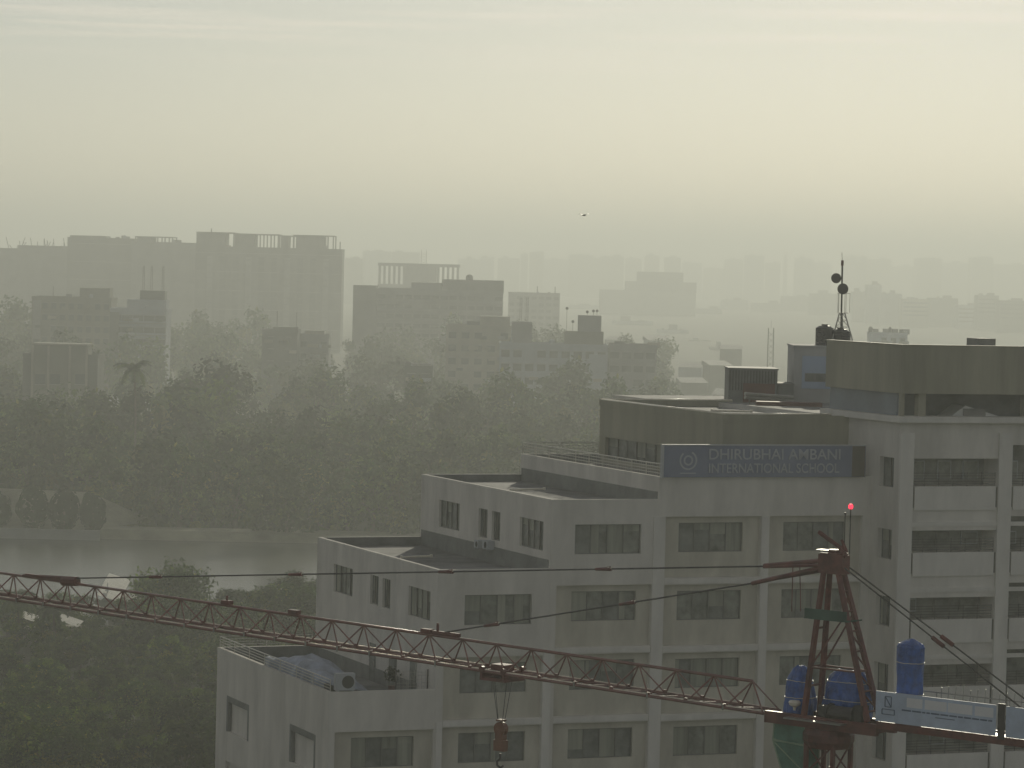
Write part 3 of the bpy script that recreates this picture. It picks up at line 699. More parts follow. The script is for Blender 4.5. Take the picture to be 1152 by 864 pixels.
m = MB(); m.lathe((.65,.3,31.40), [(.10,0),(.22,.05),(.22,.14)], 12); m.build('cab_glint', mat('cab_glint_pale', (.55,.65,.30), .15, var=.1), co)  # pale disc under the cab, a glass highlight put into colour
# trolley, ropes, hook
m = MB(); tz = JZ(14.95); m.box(14.3,15.6,-.62,.62,tz-.28,tz-.16)
for sx_ in (14.4, 15.5):
    for sd in (-1, 1): m.bar((sx_, sd*.50, tz+.14), (sx_, sd*.66, tz+.14), .13, 10)
m.box(14.35,14.45,-.66,.66,tz-.2,tz+.12); m.box(15.45,15.55,-.66,.66,tz-.2,tz+.12); m.box(14.6,15.3,-.3,.3,tz-.1,tz+.35); m.build('trolley', cranem, crane)
m = MB()
for (a_, b_) in (((14.4,0,tz),(14.78,0,32.0)),((15.5,0,tz),(15.12,0,32.0)),((14.6,.1,tz),(14.85,.05,32.0)),((15.3,.1,tz),(15.05,.05,32.0))): m.bar(a_, b_, .013, 4)
hr = m.build('hoist_rope', wires, crane)
m = MB(); m.bar((14.95,-.12,31.72),(14.95,.12,31.72),.28,14); m.box(14.78,15.12,-.16,.16,31.25,31.72); m.box(14.70,15.20,-.15,.15,30.85,31.28); m.box(14.8,15.1,-.15,.15,32.03,32.1); hk = m.build('hook_block', orangem, hr)
m = MB(); pts = [(14.95,0,30.75),(14.95,0,30.55),(14.98+.14,0,30.42),(14.98+.12,0,30.25),(14.93,0,30.18),(14.80,0,30.27)]; m.path(pts, .05, 6); m.build('hook', steelm, hk)

# things standing on the crane
def crane_w(s, y, z): c_, s_ = math.cos(JA), math.sin(JA); return Vector((CM.x+s*c_-y*s_, CM.y+s*s_+y*c_, z))
def wrap(name, s, y, z, prof, label, cat, mats, N=44, sq=.25, squash=1.0, rib=.05):
    v = []; f = []; off = Vector((s*7.3, 3.1, 0)); P = []
    for (r0, z0), (r1, z1) in zip(prof, prof[1:]):
        n_ = max(1, int((abs(z1-z0)+abs(r1-r0))/.11))
        P += [(r0+(r1-r0)*q_/n_, z0+(z1-z0)*q_/n_) for q_ in range(n_)]
    P.append(prof[-1])
    for i, (r, zz) in enumerate(P):
        for k in range(N):
            an = 2*math.pi*k/N; c_, s_ = math.cos(an), math.sin(an)
            nz_ = mnoise.noise(Vector((c_*1.6, s_*1.6, zz*1.1))+off) + .5*mnoise.noise(Vector((c_*5, s_*5, zz*1.6))+off)
            fold = abs(math.sin(an*4+zz*1.5+nz_*2))**3
            q_ = 1+sq*abs(math.sin(2*an))**2*.35 + rib*(2.4*nz_-1.2*fold)
            v.append((r*q_*c_, r*q_*squash*s_, zz+rib*.8*nz_*min(1, zz)))
    n_ = len(P)
    for i in range(n_-1):
        for k in range(N): f.append((i*N+k, i*N+(k+1) % N, (i+1)*N+(k+1) % N, (i+1)*N+k))
    f.append(tuple((n_-1)*N+k for k in range(N))); f.append(tuple(reversed(range(N))))
    me = bpy.data.meshes.new(name); me.from_pydata(v, [], f); me.materials.append(mats)
    o = obj(name, me, None, crane_w(s, y, z), JA)
    for fr in (.3, .62):
        i = int(fr*n_); m = MB(); pts = [Vector(v[i*N+k])*1.0 for k in range(N)]; pts = [Vector((p.x*1.015, p.y*1.015, p.z)) for p in pts]; m.path(pts+[pts[0]], .018, 4); m.build('rope', railm, o)
    return tag(o, label, cat)
wrap('wrapped_cabinet', -3.85, -.05, 33.97, [(.46,0),(.49,.4),(.48,1.5),(.49,2.65),(.50,2.75),(.44,2.86),(.22,2.98),(.06,3.05)], 'tall blue wrapped cabinet with a peaked top behind the hoarding', 'wrapped cabinet', bluet, rib=.035, squash=.8)
wrap('blue_tarpaulin', 1.05, -.35, 33.7, [(.55,0),(.58,.5),(.50,1.0),(.42,1.4),(.28,1.72),(.1,1.85)], 'slanting blue tarpaulin bundle at the jib side of the apex legs', 'tarpaulin', bluet, rib=.07)
wrap('blue_tarpaulin', -.95, -.55, 33.7, [(.95,0),(1.0,.6),(.92,1.2),(.78,1.62),(.5,1.85),(.15,1.92)], 'wide blue tarpaulin dome over the winch between the apex legs', 'tarpaulin', bluet, rib=.06, squash=.7)
wn = empty('winch', crane_w(-1.3, .35, 33.72), JA, 'dark oily winch drum at the foot of the apex legs', 'winch')
m = MB(); m.bar((-.5,0,.35),(.5,0,.35),.28,14); m.bar((-.55,0,.35),(-.5,0,.35),.36,14); m.bar((.5,0,.35),(.55,0,.35),.36,14); m.build('drum', steelm, wn)
m = MB(); m.box(-.7,.7,-.35,.35,0,.08); m.box(.6,.95,-.2,.2,.085,.6); m.box(-.95,-.62,-.25,.25,.085,.75); m.build('base_frame', steelm, wn)
lp = empty('work_lamp', crane_w(.75, .45, 34.0), JA, 'small bright metal work lamp beside the front apex leg', 'lamp')
m = MB(); m.lathe((0,0,0), [(.05,0),(.06,.12),(.2,.2),(.23,.3),(.18,.36)], 12); m.build('lamp_body', capm, lp)
hd = empty('hoarding', crane_w(-2.95, .74, 34.05), JA, 'pale blue printed hoarding fixed along the counter jib railing', 'banner')
m = MB(); m.box(-4.95,0,0,.03,0,1.08); m.build('panel', hoardm, hd)
m = MB()
for a_, c_ in ((-1.95,-1.30),(-2.95,-2.05),(-4.0,-3.0),(-4.85,-4.1)): m.box(a_, c_, .033,.037,.62,.96)
m.build('pale_patch', hoardp, hd)
m = MB()
def ln(a_, b_, r=.018): m.bar(a_, b_, r, 4)
Y_ = .04
for q_ in (((-.40,Y_,.55),(-.40,Y_,.92)),((-.66,Y_,.55),(-.66,Y_,.92)),((-.40,Y_,.92),(-.66,Y_,.92)),((-.40,Y_,.55),(-.66,Y_,.55)),((-.42,Y_,.9),(-.64,Y_,.57)),
           ((-.28,Y_,.28),(-.28,Y_,.46)),((-.80,Y_,.28),(-.80,Y_,.46)),((-.28,Y_,.46),(-.80,Y_,.46)),((-.28,Y_,.28),(-.80,Y_,.28))): ln(*q_)
m.build('emblem', inkm, hd)
m = MB(); rr = random.Random(2); x_ = -1.1
while x_ > -4.8: l_ = rr.uniform(.12,.4); m.box(x_-l_, x_, .033,.036,.475,.53); x_ -= l_+.04
m.box(-3.3,-2.5,.033,.036,.36,.39)
m.build('lettering', inkm, hd)
h2 = empty('hoarding', crane_w(-8.3, .74, 34.05), JA, 'second plain blue hoarding panel beyond the dark post', 'banner')
m = MB(); m.box(-3.2,0,0,.03,0,1.08); m.build('panel', hoardm, h2)
m = MB(); m.box(.05,.33,-.02,.02,-.1,1.15); m.build('dark_post', steelm, h2)

# ================================================================ TREES
def crown_mesh(name, R, H, nb, leaf, nl, seed, mats, drop=.35, cut=.12):
    rr = random.Random(seed); m = MB()
    blobs = []
    for k in range(nb):
        a = rr.uniform(0, 6.283); q_ = math.sqrt(rr.random())*R*.78; zz = H*(drop+ (1-drop)*rr.random()*(1-.45*(q_/R)**2))
        br = R*rr.uniform(.22,.42); blobs.append((Vector((q_*math.cos(a), q_*math.sin(a), zz)), br, rr.choices((0,1,2),(6,4,1))[0]))
    per = nl//nb
    for (c_, br, mi) in blobs:
        for k in range(per):
            d = Vector((rr.gauss(0,1), rr.gauss(0,1), rr.gauss(0,1)*.85)).normalized()
            p = c_ + d*br*(rr.random()**.35)*rr.uniform(.85,1.15)
            if p.z < H*cut: continue
            nrm = (d + Vector((rr.gauss(0,.5), rr.gauss(0,.5), rr.gauss(0,.5)+.35))).normalized()
            t1 = nrm.cross(Vector((rr.gauss(0,1), rr.gauss(0,1), rr.gauss(0,1)))).normalized(); t2 = nrm.cross(t1)
            l_ = leaf*rr.uniform(.6,1.5); m.cur = mi if rr.random() < .93 else rr.randrange(3)
            m.face([p-t1*l_, p-t2*l_*.45, p+t1*l_*.9, p+t2*l_*.5])
    return m.mesh(name, mats), blobs
def trunk_mesh(name, H, blobs, seed):
    rr = random.Random(seed); m = MB(); r0 = H*.028
    m.bar((0,0,0),(H*.01,0,H*.22),r0*1.4,8,r0,False); m.bar((H*.01,0,H*.22),(H*.02,H*.01,H*.45),r0,8,r0*.7,False)
    for (c_, br, mi) in blobs[:14]:
        m.bar((H*.015,0,H*rr.uniform(.25,.42)), c_, r0*.5, 5, r0*.12, False)
    return m.mesh(name, bark)
leafn = [mat('leaf_grove_dark', (.028,.055,.012), .8, var=.45, scale=.3, trans=.42, c2=(.050,.095,.016), spec=.06),
         mat('leaf_grove_green', (.060,.11,.016), .8, var=.45, scale=.3, trans=.45, c2=(.12,.18,.022), spec=.06),
         mat('leaf_grove_yellow', (.12,.14,.018), .8, var=.4, scale=.3, trans=.48, c2=(.22,.22,.025), spec=.06)]
PROTO = []
specs = [(5.5,11,22,.34,3600),(6.5,14,26,.36,4400),(4.6,13,20,.33,3200),(7.5,12,28,.38,4600),(5.0,9,18,.34,3000),(6.0,16,26,.36,4400)]
for lm in leafs+leafn:
    n_ = lm.node_tree; oi = n_.nodes.new('ShaderNodeObjectInfo'); mr_ = n_.nodes.new('ShaderNodeMapRange'); mr_.inputs['To Min'].default_value = .45; mr_.inputs['To Max'].default_value = 1.45
    n_.links.new(oi.outputs['Random'], mr_.inputs['Value']); hs = n_.nodes.new('ShaderNodeHueSaturation'); n_.links.new(mr_.outputs[0], hs.inputs['Value'])
    for l_ in [l for l in n_.links if l.from_node.type == 'VALTORGB']:
        to_ = l_.to_socket; n_.links.new(l_.from_socket, hs.inputs['Color']); n_.links.new(hs.outputs['Color'], to_)
for i, (R, H, nb, lf, nl) in enumerate(specs):
    me, bl = crown_mesh('crown', R, H, nb, lf, nl, 40+i, leafn); PROTO.append((me, trunk_mesh('trunk', H, bl, i), R, H))
FAR = []
for i, (R, H, nb, lf, nl) in enumerate(((6.5,12,20,.46,2600),(5.5,15,18,.46,2300),(8,13,24,.50,3200),(5.0,11,16,.44,2000))):
    me, bl = crown_mesh('crown', R, H, nb, lf, nl, 90+i, leafs, .10, .02); FAR.append((me, trunk_mesh('trunk', H, bl, i), R, H))
def tree(x, y, P, sc, label, group, name='tree', rz=None, zb=0, wide=1.0):
    t = empty(name, (x, y, zb), rz if rz is not None else random.uniform(0, 6.28), label, 'tree', group)
    t.scale = (sc*wide*random.uniform(.9,1.1), sc*wide*random.uniform(.9,1.1), sc)
    obj('crown', P[0], t); obj('trunk', P[1], t); return t
def px_x(px, Y): return at(px, 600, Y).x
ORD = 'first second third fourth fifth sixth seventh eighth ninth tenth eleventh twelfth thirteenth fourteenth fifteenth sixteenth seventeenth eighteenth nineteenth twentieth twenty-first twenty-second twenty-third twenty-fourth twenty-fifth twenty-sixth twenty-seventh twenty-eighth twenty-ninth thirtieth'.split()
# near bank trees
near = []
rr = random.Random(11)
for row, (Y, n_) in enumerate(((436,17),(420,17),(403,17),(385,16),(365,16),(345,15),(325,14),(306,13))):
    for k in range(n_):
        px = -45+ (430 if row < 5 else 330)*(k+rr.uniform(.1,.9))/n_
        yy = Y+rr.uniform(-7,7)
        if row < 2 and 100 < px < 140: continue
        yl = (690 if px < 165 else 660)+row*(19 if px < 165 else 22)+rr.uniform(-12,14)
        i = rr.randrange(6); near.append((px_x(px, yy), yy, i, max(4.2, at(px, yl, yy).z)/PROTO[i][3], row))
labs = {0:'small leafy tree at the near edge of the river', 1:'small leafy tree at the near edge of the river', 2:'mid height green tree just behind the riverside row', 3:'mid height green tree just behind the riverside row',
        4:'dense dark tree in the grove beside the school', 5:'dense dark tree in the grove beside the school', 6:'tall shaded tree low in the grove below the crane jib', 7:'tall shaded tree low in the grove below the crane jib'}
grp = {0:'riverside trees on the near bank',1:'riverside trees on the near bank',2:'second row trees on the near bank',3:'second row trees on the near bank',4:'grove trees beside the school',5:'grove trees beside the school',6:'tall trees under the jib',7:'tall trees under the jib'}
rown = ['water edge row','second row from the water','third row from the water','fourth row from the water','fifth row from the water','sixth row from the water','seventh row from the water','last row, lowest in view']
cnt = {}
for (x, y, i, sc, row) in sorted(near, key=lambda q_: -q_[0]/q_[1]):
    cnt[row] = cnt.get(row, -1)+1
    tree(x, y, PROTO[i], sc, '%s near bank tree out from the school wall in the %s' % (ORD[cnt[row]], rown[row]), grp[row], wide=1.25)
for px, Y, ptop, i in ((197, 425, 638, 3), (340, 420, 655, 0), (172, 428, 655, 4), (300, 424, 662, 4)):
    zt_ = at(px, ptop, Y).z; tree(px_x(px, Y), Y, PROTO[i], zt_/PROTO[i][3], {197:'tallest round crowned riverside tree rising to the upper pendant of the crane',340:'bushy tree touching the corner of the second school step',172:'low round tree next to the tallest riverside tree',300:'low bushy tree by the small white riverside post'}[px], None)
for px, Y, ptop, i, lb in ((112,427,684,4,'low bush overlapping the lower edge of the added glare roof'),(141,429,676,4,'small round tree crowding the far corner of the added glare roof'),(58,396,694,4,'low bush in front of the small roofs among the palms')):
    zt_ = at(px, ptop, Y).z; tree(px_x(px, Y), Y, PROTO[i], zt_/PROTO[i][3], lb, None)
# palms
def palm(x, y, H, label, nf=18, fl=3.2, rz=0):
    t = empty('palm_tree', (x, y, 0), rz, label, 'palm tree'); rr = random.Random(int(x*7))
    m = MB(); P = [Vector((.02*H*math.sin(k*.5), .0, H*k/6)) for k in range(7)]
    for k in range(6): m.bar(P[k], P[k+1], .28-.02*k, 8, .26-.02*k, False)
    m.build('trunk', bark, t)
    m = MB(); top = P[-1]
    for k in range(nf):
        a = 2*math.pi*k/nf+rr.uniform(-.2,.2); el = rr.uniform(-.3,1.1); pts = []
        p = top.copy(); e = el
        for q_ in range(7):
            pts.append(p.copy()); p += Vector((math.cos(a)*math.cos(e), math.sin(a)*math.cos(e), math.sin(e)))*fl/6; e -= .28
        m.cur = rr.randrange(2)
        side = Vector((-math.sin(a), math.cos(a), 0))
        for q_ in range(6):
            for h in range(3):
                b0 = pts[q_].lerp(pts[q_+1], h/3)
                for sg_ in (-1, 1):
                    l_ = fl*.22*(1-.10*q_); tipp = b0+side*sg_*l_+Vector((0,0,-l_*.55)); wd = (pts[q_+1]-pts[q_]).normalized()*.09
                    m.face([b0-wd, b0+wd, tipp+wd*.4, tipp-wd*.4])
    m.build('crown', [leafs[0], leafs[1]], t)
z_ = at(147, 415, 660).z; palm(px_x(147,660), 660, z_, 'tall palm standing out above the trees across the river', 22, 5.0)
z_ = at(22, 672, 400).z; palm(px_x(22,400), 400, z_, 'feathery palm at the near bank under the jib', 22, 3.4)
z_ = at(62, 684, 395).z; palm(px_x(62,395), 395, z_, 'shorter palm among shrubs near the white glare roofs', 16, 2.6)
# far bank trees
rr = random.Random(23); rows = [(588,26,.85,1.05),(612,24,.95,1.2),(640,22,1.05,1.3),(672,20,1.1,1.45),(710,20,1.15,1.5),(770,18,1.2,1.6),(880,18,1.25,1.7),(1040,16,1.3,1.8),(1180,16,1.4,1.9),(1320,16,1.5,2.1)]
RN = ['the riverside row','the second row','the third row','the fourth row','the fifth row','the sixth row','the seventh row','the eighth row','the ninth row','the rearmost row']
fl_ = ['broad tree in the front row above the far river bank','tree in the hazy middle of the wood across the river','faint tree at the back of the wood among the apartment blocks']
fg_ = ['front row of the wood across the river','middle of the wood across the river','back of the wood across the river']
for r_i, (Y, n_, s0, s1) in enumerate(rows):
    for k in reversed(range(n_)):
        px = -60+880*(k+rr.uniform(.1,.9))/n_; yy = Y+rr.uniform(-14,14); x = px_x(px, yy); P = FAR[rr.randrange(4)]
        if (r_i == 0 and px < 120) or px > 742: rr.randrange(4); continue
        sc = rr.uniform(s0, s1)
        b_ = 0 if r_i < 3 else 1 if r_i < 7 else 2
        tree(x, yy, P, sc, '%s tree out from the school roof in %s of the far wood' % (ORD[n_-1-k], RN[r_i]), fg_[b_])
for px, ptop, Y, i, lb in ((230,415,800,2,'large round tree crown rising against the pale blocks across the river'),(205,425,715,0,'lower tree crown pressed against the large round one across the river'),(375,420,860,2,'wide tree crown below the dark slab tower across the river'),(345,430,850,3,'small tree crown beside the wide one below the slab tower'),
    (8,342,1280,2,'high domed tree beyond the old house at the far side'),(235,362,1290,0,'pale tree in front of the unfinished tower block'),(215,372,1270,1,'slim pale tree beside the blue white balcony block'),(530,440,900,0,'tree in front of the balcony block with bright ledges'),(690,436,880,1,'tree partly hiding the block with the stair tower'),(60,462,640,2,'broad tree covering the foot of the old house'),(12,450,690,3,'tree beside the old house with a yellow green tint')):
    z_ = at(px, ptop, Y).z; tree(px_x(px, Y), Y, FAR[i], z_/FAR[i][3], lb, None)
# round shrubs on the pale bank
def shrub(px, py, Y, rw, rh, label, group=None):
    c_ = at(px, py, Y); t = empty('round_shrub', (c_.x, Y, 1.6), 0, label, 'shrub', group); q = random.Random(int(px)); m = MB()
    for k in range(700):
        d = Vector((q.gauss(0,1), q.gauss(0,1), q.gauss(0,1))).normalized(); nn_ = 1+.30*mnoise.noise(d*1.7+Vector((px,0,0)))+.1*q.random(); p = Vector((d.x*rw*nn_, d.y*rw*nn_, rh+d.z*rh*nn_)); m.cur = q.randrange(2)
        t1 = d.cross(Vector((q.gauss(0,1), q.gauss(0,1), q.gauss(0,1)))).normalized()*.4; t2 = d.cross(t1); m.face([p-t1,p-t2,p+t1,p+t2])
    m.build('foliage', [leafs[0], leafs[0]], t); mm = MB(); mm.bar((0,0,0),(0,0,rh),.2,6); mm.build('stem', bark, t)
for px, rw, rh, lb in ((-4,2.3,3.0,'round dark shrub cut by the picture edge on the pale far bank'),(37,2.7,3.7,'largest round dark shrub on the pale slope of the far bank'),(72,2.5,3.5,'round dark shrub between the largest one and the last on the pale slope'),(104,2.2,3.1,'last round dark shrub where the pale bank fades into the wood')):
    shrub(px, 585, 573.0, rw, rh, lb)
m = MB(); xa = px_x(-70,582); xb = px_x(118,582)
m.face([(xa,576.5,1.75),(xb,576.5,1.75),(xb-4,590,7.0),(xa,590,7.5)]); m.face([(xb,576.5,1.75),(xb+8,592,1.75),(xb-4,590,7.0)])
m.face([(xa,590,7.5),(xb-4,590,7.0),(xb-4,604,1.7),(xa,604,1.7)]); m.face([(xb-4,590,7.0),(xb+8,592,1.75),(xb-4,604,1.7)])
tag(m.build('pale_slope', bankm), kind='structure')
wl = MB(); wl.box(px_x(-80,568), px_x(112,568), 0, .5, 0, 1.9); o = wl.build('river_wall', fslab); o.location = (0, 568, 0); tag(o, 'long low pale wall at the foot of the far bank', 'wall')
# ---------------------------------------------------------------- tilted roofs added on the near bank for the water's glare
def glare_shed(px, py, Y, w_, d_, h_, label, tilt=17, rz=0):
    c_ = at(px, py, Y); t = empty('glare_shed', (c_.x, Y, 0), rz, label, 'glare_shed'); hh = c_.z
    m = MB(); m.box(-w_/2, w_/2, 0, d_, 0, hh-.3*w_/2); m.build('wall', B[3], t)
    m = MB(); zf = lambda x, y: hh - .30*x + .14*y + .3*w_/2*.5
    N_ = int(w_/.4)
    for i in range(N_):
        x0 = -w_/2-.2+i*(w_+.4)/N_; dx = (w_+.4)/N_
        for a0_, a1_, o0, o1 in ((0,.5,0,.012),(.5,1,.012,0)):
            X0, X1 = x0+dx*a0_, x0+dx*a1_; m.face([(X0,-.4,zf(X0,-.4)+o0),(X1,-.4,zf(X1,-.4)+o1),(X1,d_+.3,zf(X1,d_)+o1),(X0,d_+.3,zf(X0,d_)+o0)])
    m.build('roof', shedm, t)
    return t
glare_shed(122, 674, 436, 2.6, 12, 0, 'added white tilted roof standing for the brightest water glare beneath the jib', 20)
glare_shed(106, 700, 431, 3.4, 2.5, 0, 'lower added white roof standing for water glare before the brightest one', 18, .15)
glare_shed(148, 684, 437, 2.6, 7, 0, 'narrow added pale roof standing for glare, half hidden by foliage', 14, -.2)
glare_shed(42, 702, 400, 3.4, 3, 0, 'small added pale roof standing for glare among the near bank palms', 16, .1)
glare_shed(76, 702, 404, 2.4, 2.5, 0, 'tiny added pale roof standing for glare next to the shorter palm', 15, -.1)
p_ = at(121, 655, 438); m = MB(); m.bar((0,0,0),(0,0,p_.z-.1),.12,6,.05); m.bar((0,0,p_.z-1.2),(0,0,p_.z-.9),.4,8,.1); o = m.build('glare_tip', skm); o.location = (p_.x, 438, 0); tag(o, 'added white pointed post for the tip of the glare behind the brightest roof', 'post')  # white point added for the upper tip of the water glare
p_ = at(314, 664, 440); m = MB(); m.box(-.35,.35,-.2,.2,0,p_.z); m.box(-.45,.45,-.3,.3,p_.z+.003,p_.z+.2); o = m.build('white_marker', skm); o.location = (p_.x, 440, 0); tag(o, 'small white marker pillar standing by the river among bushes', 'pillar')

# ================================================================ CITY BEYOND
WMESH = {}
KC = 1.22
def win_mesh(w_, h_):
    k = (w_, h_)
    if k not in WMESH:
        m = MB(); m.box(-w_/2, w_/2, -.06, .05, 0, h_); m.cur = 1; m.box(-w_/2-.2, w_/2+.2, -.5, .05, h_+.1, h_+.22); WMESH[k] = m.mesh('window', [fwin, fslab])
    return WMESH[k]
def building(name, label, px0, px1, ptop, Y, dep, m_, cat='building', floors=None, cols=None, wsize=(1.6,1.5), bands=False, rz=0, zb=0, balc=None, group=None, parapet=.9, nmax=90):
    Y0_ = Y; Y = Y*KC
    a_ = at(px0, ptop, Y); c_ = at(px1, ptop, Y); w_ = c_.x-a_.x; h_ = (a_.z+c_.z)/2-zb
    t = empty(name, ((a_.x+c_.x)/2, Y, zb), rz, label, cat, group)
    m = MB(); m.box(-w_/2, w_/2, 0, dep, 0, h_-.004); m.build('wall', m_, t)
    m = MB()
    for q_ in ((-w_/2-.15, w_/2+.15, -.15, .2), (-w_/2-.15, w_/2+.15, dep-.2, dep+.15)): m.box(*q_, h_, h_+parapet)
    m.box(-w_/2-.15, -w_/2+.2, .2, dep-.2, h_, h_+parapet); m.box(w_/2-.2, w_/2+.15, .2, dep-.2, h_, h_+parapet); m.build('parapet', m_, t)
    t['w'] = w_; t['h'] = h_
    if floors:
        fh = 3.3*KC; n = 0
        for f in range(floors):
            z_ = h_-fh*(f+1)+.7
            if z_ < 1: break
            if bands:
                m = MB(); m.box(-w_/2-.3, w_/2+.3, -.6, -.003, z_-.95, z_-.65); m.build('floor_slab', fslab, t)
            for k in range(cols):
                if n >= nmax: break
                if (f*7+k*5+int(px0)) % 11 == 0: continue
                x = -w_/2+w_*(k+.5)/cols; wo_ = obj('window', win_mesh(*wsize), t, (x, 0, z_)); wo_.scale = (KC, 1, KC); n += 1
    q = random.Random(int(px0*3+ptop)); 
    for k in range(q.randrange(3, 6)):
        x = q.uniform(-w_*.42, w_*.38); y = q.uniform(1.5, dep*.5); hh = q.uniform(.8, 2.4)
        m = MB()
        if q.random() < .5: m.lathe((x,y,h_), [(.9,0),(.9,hh*.8),(.5,hh)], 10); m.build('roof_tank', B[q.choice((2,5))], t)
        else: m.box(x, x+q.uniform(1.5,4), y, y+3, h_, h_+hh); m.build('roof_hut', B[q.choice((0,3,4))], t)
    if floors and Y < 1300:
        for k in range(q.randrange(4, 9)):
            x = q.uniform(-w_*.45, w_*.42); z_ = h_-3.3*q.randrange(1, max(2, floors))-.2
            if z_ > 2:
                m = MB(); m.box(x, x+q.uniform(1.6,3.4), -1.1, -.004, z_, z_+q.uniform(.8,1.1)); m.build('balcony', B[q.choice((2,3,1,5))], t)
    if balc:
        for (f0, xx, bw) in balc:
            z_ = h_-3.3*(f0+1); m = MB(); m.box(xx-bw/2, xx+bw/2, -1.3, -.003, z_-.12, z_); m.box(xx-bw/2, xx+bw/2, -1.3, -1.2, z_+.003, z_+.95); m.build('balcony', fslab, t)
    return t
def add_box(t, name, x0, x1, y0, y1, z0, z1, m_):
    m = MB(); m.box(x0, x1, y0, y1, z0, z1); return m.build(name, m_, t)
def pxl(t, px, Y): return at(px, 350, Y*KC).x - t.location.x
def pzl(t, px, py, Y): return at(px, py, Y*KC).z - t.location.z
def ub(label, px0, px1, ptop, Y, dep, frames, m_=B[0]):
    """unfinished concrete block: walls and open frame storeys on top"""
    t = building('unfinished_block', label, px0, px1, ptop, Y, dep, m_, 'building', parapet=.3)
    h_ = t['h']; w_ = t['w']
    for k in range(int(h_/3.4)):
        add_box(t, 'floor_slab', -w_/2-.35, w_/2+.35, -.5, -.003, h_-3.4*(k+1), h_-3.4*(k+1)+.35, fslab if k % 3 == 0 else m_)
    for (a, c, top, ncol, wallfrac) in frames:
        xa, xb = pxl(t, a, Y), pxl(t, c, Y); zt_ = pzl(t, (a+c)/2, top, Y)
        add_box(t, 'frame_slab', xa, xb, .3, dep-.3, zt_-.55, zt_, m_)
        for k in range(ncol):
            x = xa+.4+(xb-xa-.8)*k/(ncol-1)
            for yy in (.5, dep-1.2): m = MB(); m.box(x-.35, x+.35, yy, yy+.6, h_+.003, zt_-.553); m.build('frame_column', m_, t)
        if wallfrac: add_box(t, 'core_wall', xa+(xb-xa)*wallfrac[0], xa+(xb-xa)*wallfrac[1], 1.5, dep-1.5, h_+.003, zt_-.554, m_)
    return t
t1 = ub('tall unfinished concrete tower with an open frame storey against the sky', 220, 385, 279, 1450, 26, [(219,262,261,5,(0,.75)),(262,312,263,7,(.0,.45)),(312,337,265,4,(.1,.4)),(328,374,264.5,6,(.1,.75))], B[0])
for px, py in ((236,257),(381,272)): 
    p = at(px, py, 1452*KC); m = MB(); m.box(pxl(t1,px,1452)-.3, pxl(t1,px,1452)+.3, 2, 2.6, t1['h']+.31, p.z); m.build('rebar_column', B[0], t1)
for k in range(10):
    add_box(t1, 'window_recess', pxl(t1,235+k*14.5,1450)-1.6, pxl(t1,235+k*14.5,1450)+1.6, -.1, -.004, 8, t1['h']-5.2, fwin if k % 3 else fslab)
t2 = ub('unfinished concrete block with a raised frame next to the open topped tower', 148, 221, 273, 1500, 24, [(150,193,266,6,(.05,.45))], B[4])
t3 = ub('long grey unfinished block with a flat uneven roofline at the side', 76, 150, 268, 1520, 24, [(77,117,265,6,(.0,.95))], B[0])
t4 = ub('low unfinished block bristling with bare column rods beside the long grey block', -30, 77, 280, 1540, 24, [], B[4])
m = MB(); rr = random.Random(3)
for k in range(26): x = pxl(t4, rr.uniform(0,76), 1540); zz = t4['h']+.31; m.bar((x, rr.uniform(1,20), zz), (x, rr.uniform(1,20), zz+rr.uniform(1,6.5)), .22, 4)
m.build('column_rods', B[5], t4)
add_box(t4, 'scaffold_storey', pxl(t4,18,1540), pxl(t4,74,1540), 2, 18, t4['h']+.31, t4['h']+2.2, B[4])
# second line
t = building('apartment_block', 'olive apartment block with a stepped roof room and a thin mast', 36, 125, 337, 930, 18, B[1], floors=6, cols=9, wsize=(1.5,1.6))
add_box(t, 'roof_room', pxl(t,88,930), pxl(t,122,930), 3, 12, t['h'], pzl(t,105,324,930), B[1])
m = MB(); x = pxl(t,60,935); m.bar((x,5,t['h']),(x,5,t['h']+4.5),.1,5); m.build('mast', steelm, t)
add_box(t, 'pale_stair_panel', pxl(t,37,930), pxl(t,46,930), -.3, -.004, t['h']-14, t['h']-.5, fslab)
t = building('apartment_block', 'blue white balcony block with two lattice masts on its roof', 124, 187, 350, 905, 16, B[2], floors=7, cols=5, wsize=(3.0,1.5), bands=True)
add_box(t, 'roof_room', pxl(t,142,905), pxl(t,186,905), 2, 12, t['h'], pzl(t,160,337,905), B[2])
add_box(t, 'roof_tank', pxl(t,156,905), pxl(t,184,905), 3, 10, pzl(t,160,337,905)+.003, pzl(t,170,327,905), B[5])
add_box(t, 'side_stack', pxl(t,124,905), pxl(t,134,905), -.8, -.004, 3, t['h']-.5, B[5])
for px in (159,168,181):
    m = MB(); x = pxl(t,px,905); z0 = pzl(t,px,327,905); z1 = pzl(t,px,299,905)
    for dx in (-.35,.35): m.bar((x+dx,5,z0),(x+dx*.6,5,z1),.09,4)
    for k in range(8): m.bar((x-.35,5,z0+(z1-z0)*k/8),(x+.35,5,z0+(z1-z0)*(k+1)/8),.06,4)
    m.build('lattice_mast', steelm, t)
t = building('old_house', 'dark old house with a raised centre and three tall windows', 26, 110, 402, 700, 14, B[5], floors=0, cols=0)
add_box(t, 'raised_centre', pxl(t,38,700), pxl(t,99,700), -.6, 10, 3, pzl(t,68,388,700), B[1])
add_box(t, 'cornice', pxl(t,37,700), pxl(t,100,700), -1.0, 10.3, pzl(t,68,388,700)+.003, pzl(t,68,386.5,700), B[3])
for px in (47,64,92):
    zz = pzl(t,px,432,700); x = pxl(t,px,700); o = add_box(t, 'window', x-1.3, x+1.3, -.68, -.603, zz, zz+2.6, fwin); add_box(o, 'sill', x-1.5, x+1.5, -.9, -.604, zz-.25, zz-.05, fslab)
